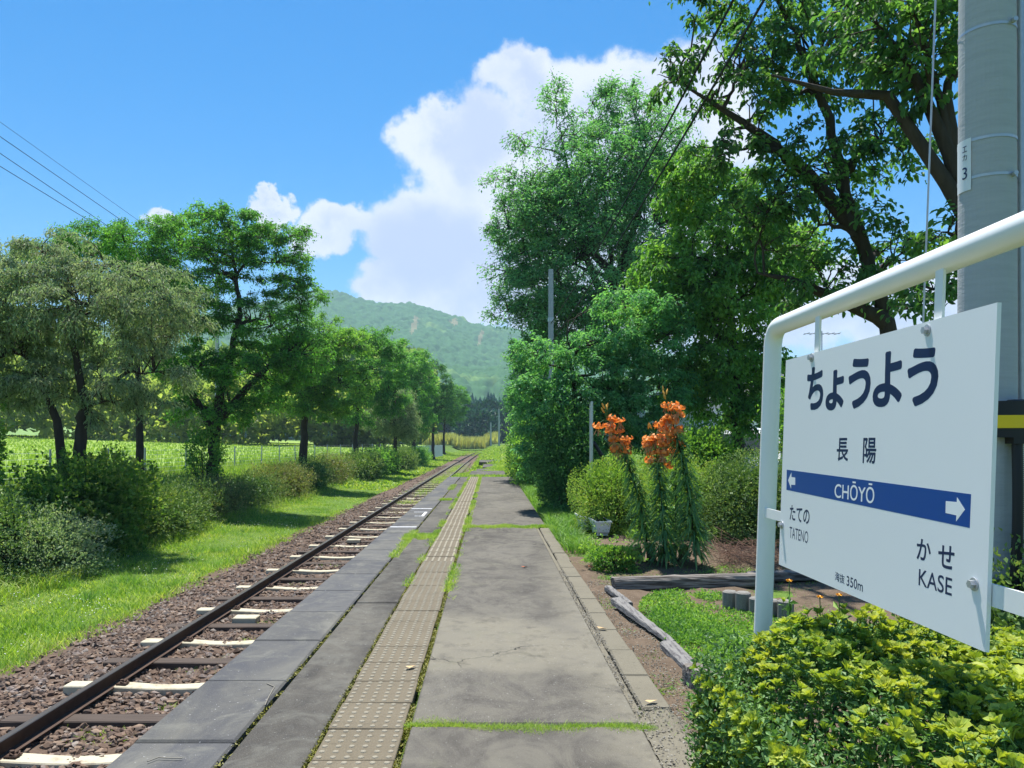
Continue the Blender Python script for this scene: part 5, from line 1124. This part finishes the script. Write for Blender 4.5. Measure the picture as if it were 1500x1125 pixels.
# leafy garden plant by the kerb, dried plants, marigolds
shrub('ferny_plant', (1.50, 9.35, .08), (.27, .33, .17), 2600, M['weed'], 'low ferny bright green plant beside the kerb in front of the lilies', leaf=.05, seed=120, bump=.3, cat='plant', core=False)
def twigs(c, r, n, seed, label):
    rg = np.random.default_rng(seed); a = np.array(c)+rg.uniform(-1, 1, (n, 3))*r; d = rg.normal(0, 1, (n, 3))*[.1, .1, .04]; a[:, 2] = np.abs(a[:, 2]); m = a+d+[0, 0, .02]; b_ = m+d+rg.normal(0, .03, (n, 3)); 
    tag(obj('dry_twigs', [tubes(bez(a, m, b_, 5), np.full((n, 5), .0025), 4)], material('dry_twig', (.2, .12, .085), .9)), label, 'twigs', kind='stuff')
twigs((3.25, 9.6, .1), (.42, .5, .09), 500, 1, 'tangle of reddish dry twigs on the soil behind the sign post')
for q, (x, y_, z) in enumerate([(2.05, 4.6, .52), (2.0, 4.45, .42), (2.25, 4.5, .45)]):
    c = P([1156, 1201, 1229][q], [851, 875, 872][q], y_)
    o = empty('marigold', (c[0], c[1], gz(c[0], c[1])), 0, ['small yellow flower just right of the sign post, highest of three', 'orange-yellow flower beneath the bottom edge of the sign board', 'small yellow flower partly behind the sign board'][q], 'flower', 'yellow flowers behind the front hedge')
    h = c[2]-gz(c[0], c[1]); obj('stem', [tubes(np.array([(0, 0, 0), (.01, 0, h/2), (0, 0, h)]), np.full(3, .003), 5)], M['green_stem'], o)
    th = np.arange(9)/9*6.28; d = np.stack([np.cos(th), np.sin(th)-.6, .3+0*th], 1); obj('petals', [leaves(np.tile([0, 0, h], (9, 1)), d, np.tile([0, -1., .5], (9, 1)), .021, .013)], M['ylw'], o)
    obj('flower_centre', [stones(np.array([[0, -.004, h]]), .008, 3)], M['stem'], o)
    k = 26; d = R.normal(size=(k, 3)); obj('leaves', [leaves(np.stack([0*np.arange(k), 0*np.arange(k), R.uniform(.3, .9, k)*h], 1), d, R.normal(size=(k, 3))+[0, 0, 1], .07, .03, 0, R.random(k))], M['weed'], o)['kind'] = 'stuff'
# fallen leaves and sticks
lf = [((768, 832), 'small orange fallen leaf lying in the middle of the platform'), ((602, 980), 'pale fallen leaf on the tactile tiles'), ((882, 923), 'dry fallen leaf on the kerb joint'), ((954, 1031), 'pale fallen leaf near the crumbling kerb'), ((866, 832), 'reddish fallen leaf at the garden side of the kerb')]
for q, ((x, y_), lab) in enumerate(lf):
    Yd = F*CH/(y_-VY); X = (x-VX)/F*Yd; s_ = .045
    V = np.array([(-1, 0, .1), (-.3, .4, .25), (.5, .35, .1), (1, 0, .3), (.4, -.35, .2), (-.4, -.4, .05), (0, 0, .0)])*s_
    tag(obj('fallen_leaf', [(V, [(0, 6, 1), (1, 6, 2), (2, 6, 3), (3, 6, 4), (4, 6, 5), (5, 6, 0)], 0, [0, .9, .8, .9, .1][q])], M['dryleaf'], None, loc=(X, Yd, .012), rot=(0, 0, R.random()*6)), lab, 'leaf', 'fallen leaves on the platform')
for (pts, lab) in [([(388, 1035), (394, 1022), (402, 1008), (391, 1003)], 'thin dry stem curved on the coping slab, farther one'), ([(216, 1118), (232, 1112), (250, 1113), (267, 1113)], 'thin dry stem on the coping slab at the bottom of the picture')]:
    q = np.array([((x-VX)/F*(F*CH/(y_-VY)), F*CH/(y_-VY), .008) for x, y_ in pts])
    tag(obj('dry_stem', [tubes(q, np.full(len(q), .003), 5)], M['pebble']), lab, 'twig', 'dry stems on the platform edge')

# ------------------------------------------------------------------ front hedge below the sign
hx0, hx1, hy0, hy1, hzt = .86, 2.75, .75, 3.12, .80
def hedge_top(X, Y): return hzt+.07*(noise2(X, Y, .35, 91)-.5)*2+.03*(noise2(X, Y, .12, 92)-.5)*2-.30*sstep(X, 1.12, .84)**1.5*1.0-.10*sstep(Y, 2.75, 3.2)-.30*sstep(X, 1.05, .8)-.12*sstep(Y, 1.6, .9)
rgh = np.random.default_rng(77)
fh = empty('azalea_hedge', (1.7, 2.0, 0), 0, 'bright yellow-green tipped hedge filling the foreground below the station sign', 'hedge')
off = np.array([1.7, 2.0, 0])
def rosette(seed):
    rg = np.random.default_rng(seed); n1 = 6; n2 = 4; ch = []; o1 = rg.uniform(-.32, .05)
    a = np.arange(n1)/n1*6.28+rg.normal(0, .15, n1); d = np.stack([np.cos(a), np.sin(a), rg.uniform(.8, 1.9, n1)], 1); L = rg.uniform(.026, .038, n1)
    ch += L2(leaves(d*.002, d, np.stack([-np.cos(a)*.8, -np.sin(a)*.8, np.ones(n1)], 1), L, L*.60, 0, o1+rg.uniform(.35, .85, n1), shape=7, fold=.16))
    a = np.arange(n2)/n2*6.28+.5; d = np.stack([np.cos(a)*.45, np.sin(a)*.45, np.ones(n2)], 1); L = rg.uniform(.018, .027, n2)
    ch += L2(leaves(d*.002+[0, 0, .004], d, np.stack([-np.cos(a), -np.sin(a), np.full(n2, .4)], 1), L, L*.56, 0, o1+rg.uniform(.65, 1, n2), shape=7, fold=.2))
    n3 = 7; a = rg.random(n3)*6.28; d = np.stack([np.cos(a), np.sin(a), rg.uniform(.0, .4, n3)], 1); L = rg.uniform(.02, .03, n3); z = -rg.uniform(.012, .05, n3)
    ch += L2(leaves(np.stack([0*a, 0*a, z], 1), d, np.tile([0, 0, 1.], (n3, 1)), L, L*.48, 1, rg.uniform(.2, .9, n3), shape=7))
    ch.append((*tubes(np.array([(0, 0, -.07), (0, 0, .004)]), np.array([.0022, .0014]), 4)[:2], 2))
    return ch
ros = [rosette(300+i) for i in range(8)]; rosm = [mesh('leafy_shoot', r, [M['lime'], M['shrub_low'], M['green_stem']]) for r in ros]
n = 5200; X = rgh.uniform(hx0-.02, hx1, n); Y = rgh.uniform(hy0, hy1+.03, n); Z = hedge_top(X, Y)+rgh.uniform(-.05, .025, n)
side = rgh.random(n) < .17; X[side] = .85+rgh.uniform(-.02, .06, side.sum()); Z[side] = rgh.uniform(.15, .6, side.sum())
k = (X/Y < .75)&(Z > .02)&~((np.abs(X-1.15) < .05)&(np.abs(Y-3.22) < .06)); X, Y, Z, side = X[k], Y[k], Z[k], side[k]
order = np.argsort(Y); tall = rgh.random(len(X)) < .03
# shoots in the upper right of the picture's hedge stand taller
Z = Z+np.where(tall, rgh.uniform(.03, .10, len(X)), 0)
rest = []; cnt = 0
for i in order:
    yaw = rgh.random()*6.28; tx, ty = rgh.normal(0, .25), rgh.normal(0, .25)
    if side[i]: ty -= .8
    s_ = rgh.uniform(.6, 1.12)
    if cnt < 300 and X[i]/Y[i] < .68 and (CH-Z[i])/Y[i] < .41:
        link('leafy_shoot', rosm[i % 8], fh, tuple(np.array([X[i], Y[i], Z[i]])-off), (tx, ty, yaw), (s_,)*3); cnt += 1
    else:
        Mx = np.array((Matrix.Rotation(ty, 3, 'Y')@Matrix.Rotation(tx, 3, 'X')@Matrix.Rotation(yaw, 3, 'Z')))*s_
        for c in ros[i % 8]: rest.append((np.asarray(c[0])@Mx.T+np.array([X[i], Y[i], Z[i]])-off, *c[1:]))
obj('shoots', rest, [M['lime'], M['shrub_low'], M['green_stem']], fh)['kind'] = 'stuff'
n = 50000; X = rgh.uniform(.82, hx1, n); Y = rgh.uniform(hy0, hy1, n); zt_ = hedge_top(X, Y); dep = rgh.random(n)**1.6*.26; Z = zt_-.03-dep
ns = 18000; Xs = .82+rgh.random(ns)**1.5*.2+.06*(noise2(np.linspace(0, 9, ns), np.linspace(0, 9, ns), .3, 3)-.5); Ys = rgh.uniform(hy0, hy1+.1, ns); Zs = rgh.uniform(.0, .62, ns); Xs = Xs+sstep(Zs, .45, .75)*.1+sstep(Zs, .25, .0)*.06
nb_ = 7000; Xb = rgh.uniform(.85, hx1, nb_); Yb = hy1+.05-rgh.random(nb_)**1.5*.2; Zb = rgh.uniform(0, .72, nb_)
X = np.concatenate([X, Xs, Xb]); Y = np.concatenate([Y, Ys, Yb]); Z = np.concatenate([Z, Zs, Zb]); k = Z > 0; p = np.stack([X[k], Y[k], Z[k]], 1)-off; n = len(p)
d = rgh.normal(0, 1, (n, 3)); d[:, 2] = np.abs(d[:, 2])*.8+.1; L = rgh.uniform(.018, .034, n)
obj('inner_leaves', [leaves(p, d, rgh.normal(0, .5, (n, 3))+[0, 0, 1], L, L*.52, 0, rgh.random(n))], M['shrub_low'], fh)['kind'] = 'stuff'
m = 260; a = np.stack([rgh.uniform(1.0, hx1, m), rgh.uniform(hy0, hy1-.1, m), np.zeros(m)], 1); b_ = a+rgh.normal(0, .12, (m, 3)); b_[:, 2] = hedge_top(b_[:, 0], b_[:, 1])-.05; cc = (a+b_)/2+rgh.normal(0, .03, (m, 3))
obj('stems', [tubes(bez(a, cc, b_, 6)-off, np.full((m, 6), .004), 4)], M['bark'], fh)['kind'] = 'stuff'
# a few broader pale leaves of a weed poking through
n = 34; X = rgh.uniform(1.15, 1.9, n); Y = rgh.uniform(1.4, 2.6, n); p = np.stack([X, Y, hedge_top(X, Y)+rgh.uniform(.0, .06, n)], 1)-off; d = rgh.normal(0, 1, (n, 3)); d[:, 2] = .25; L = rgh.uniform(.05, .08, n)
for c_ in range(n):
    obj('broad_leaf', L2(leaves(p[c_:c_+1], d[c_:c_+1], np.array([[0, 0, 1.]])+rgh.normal(0, .2, (1, 3)), L[c_:c_+1], L[c_:c_+1]*.5, 0, np.array([.7]), shape=6)), M['lime'], fh)
shrub('bush', (3.3, 4.2, .35), (.9, .8, .6), 12000, M['hedge'], 'dark green bush in shade right of the sign board corner', leaf=.035, seed=130, bump=.25, cut=-.05, group='bushes right of the platform')

# ------------------------------------------------------------------ house and van behind the garden
hs_ = empty('house', (10.5, 27, 0), 0, 'cream-walled house glimpsed through the right-hand trees', 'house')
obj('wall', [box(-3.2, 6, 0, 7, -.3, 3.35)], M['wall'], hs_)
rf = obj('roof', [(np.array([(-3.8, -.6, 3.35), (6.6, -.6, 3.35), (6.6, 7.6, 3.35), (-3.8, 7.6, 3.35), (-2, 3.5, 4.3), (5, 3.5, 4.3)]), [(0, 1, 5, 4), (1, 2, 5, 5)[:3], (2, 3, 4, 5), (3, 0, 4, 4)[:3], (3, 2, 1, 0)][0:1]+[(2, 3, 4, 5), (3, 2, 1, 0)]), (np.array([(-3.8, -.6, 3.35), (6.6, -.6, 3.35), (6.6, 7.6, 3.35), (-3.8, 7.6, 3.35), (-2, 3.5, 4.3), (5, 3.5, 4.3)]), [(1, 2, 5), (3, 0, 4)])], M['roof'], hs_)
for (a, b, z0, z1) in [(-2.4, -1.4, 2.1, 3.0), (-.6, .9, 2.1, 3.0), (1.8, 3.3, 2.1, 3.0), (-2.2, -1.2, .2, 1.1)]:
    w = obj('window', [box(a-.06, b+.06, -.05, .02, z0-.06, z0), box(a-.06, b+.06, -.05, .02, z1, z1+.06), box(a-.06, a, -.05, .02, z0, z1), box(b, b+.06, -.05, .02, z0, z1), box((a+b)/2-.02, (a+b)/2+.02, -.045, .02, z0, z1)], M['plastic'], hs_)
    obj('pane', [box(a, b, -.012, -.004, z0, z1)], M['glass'], w)
obj('carport_roof', [box(-3.6, 1.5, -3.5, -.1, 1.9, 2.0), box(-3.6, 1.5, -3.56, -3.5, 1.8, 2.1)], M['plastic'], hs_)
for x in (-3.4, 1.3): obj('carport_post', [box(x-.04, x+.04, -3.4, -3.32, -.2, 1.9)], M['steel'], hs_)
ar = tag(empty('roof_aerial', (12.9, 30, 4.2)), 'thin television aerial standing on the roof above the sign', 'aerial')
obj('mast', cyl((0, 0, 0), (0, 0, 1.6), .02, sides=6), M['steel'], ar)
for a in range(6): obj('rod', cyl((-.6+a*.24, -.3, 1.5), (-.6+a*.24, .3, 1.5), .012, sides=5), M['steel'], ar)
obj('boom', cyl((-.7, 0, 1.5), (.7, 0, 1.5), .016, sides=5), M['steel'], ar)
def van(x, y_, rz):
    o = empty('parked_van', (x, y_, 0), rz, 'white van parked behind the azalea bushes, mostly hidden by leaves', 'van')
    prof = np.array([(-2.0, .35), (-2.05, .95), (-1.25, 1.12), (-.75, 1.72), (.0, 1.84), (1.85, 1.80), (2.05, 1.2), (2.05, .35)])
    w = .80; n = len(prof); V = np.concatenate([np.stack([prof[:, 0], np.full(n, s*w)*np.where(prof[:, 1] > 1.3, .88, 1), prof[:, 1]], 1) for s in (-1, 1)])
    body = obj('body', [(V, [list(range(n))[::-1], list(range(n, 2*n))]), (V, [(i, (i+1) % n, n+(i+1) % n, n+i) for i in range(n)])], M['carwhite'], o)
    obj('windscreen', [(np.array([(-1.22, -.70, 1.18), (-1.22, .70, 1.18), (-.80, .64, 1.68), (-.80, -.64, 1.68)])+[-.012, 0, .012], [(0, 1, 2, 3)])], M['glass'], o)
    for s in (-1, 1):
        for (a, b) in [(-.75, .0), (.1, .9), (1.0, 1.8)]:
            obj('side_window', [(np.array([(a, s*.79, 1.2), (b, s*.79, 1.2), (b, s*.72, 1.66), (a+(.25 if a < -.5 else 0), s*.72, 1.66)])+[0, s*.012, 0], [(0, 1, 2, 3)])], M['glass'], o)
        for a in (-1.3, 1.3):
            wh = obj('wheel', cyl((a, s*.66, .32), (a, s*.82, .32), .32, sides=20), M['black'], o); obj('rim', cyl((a, s*.80, .32), (a, s*.83, .32), .19, sides=16), M['steel'], wh)
        obj('headlight', [box(-2.07, -1.98, s*.62-.14, s*.62+.14, .72, .88)], M['plastic'], o)
        obj('mirror', [box(-.95, -.85, s*.9-.08, s*.9+.08, 1.15, 1.32)], M['carwhite'], o)
van(6.7, 19.6, math.radians(62))

# ------------------------------------------------------------------ air
hz = bpy.data.materials.new('haze'); hz.use_nodes = True; hn = NT(hz.node_tree); hn.n.clear()
v = hn.add('ShaderNodeVolumePrincipled'); v.inputs['Color'].default_value = (.55, .78, 1.0, 1); v.inputs['Density'].default_value = .00026; v.inputs['Anisotropy'].default_value = .2
ho = hn.add('ShaderNodeOutputMaterial'); hn.l.new(v.outputs[0], ho.inputs['Volume'])
tag(obj('haze', [box(-3300, 3300, -3100, 3100, -6.5, 340)], hz), 'thin summer haze lying over the valley', 'haze', kind='stuff')
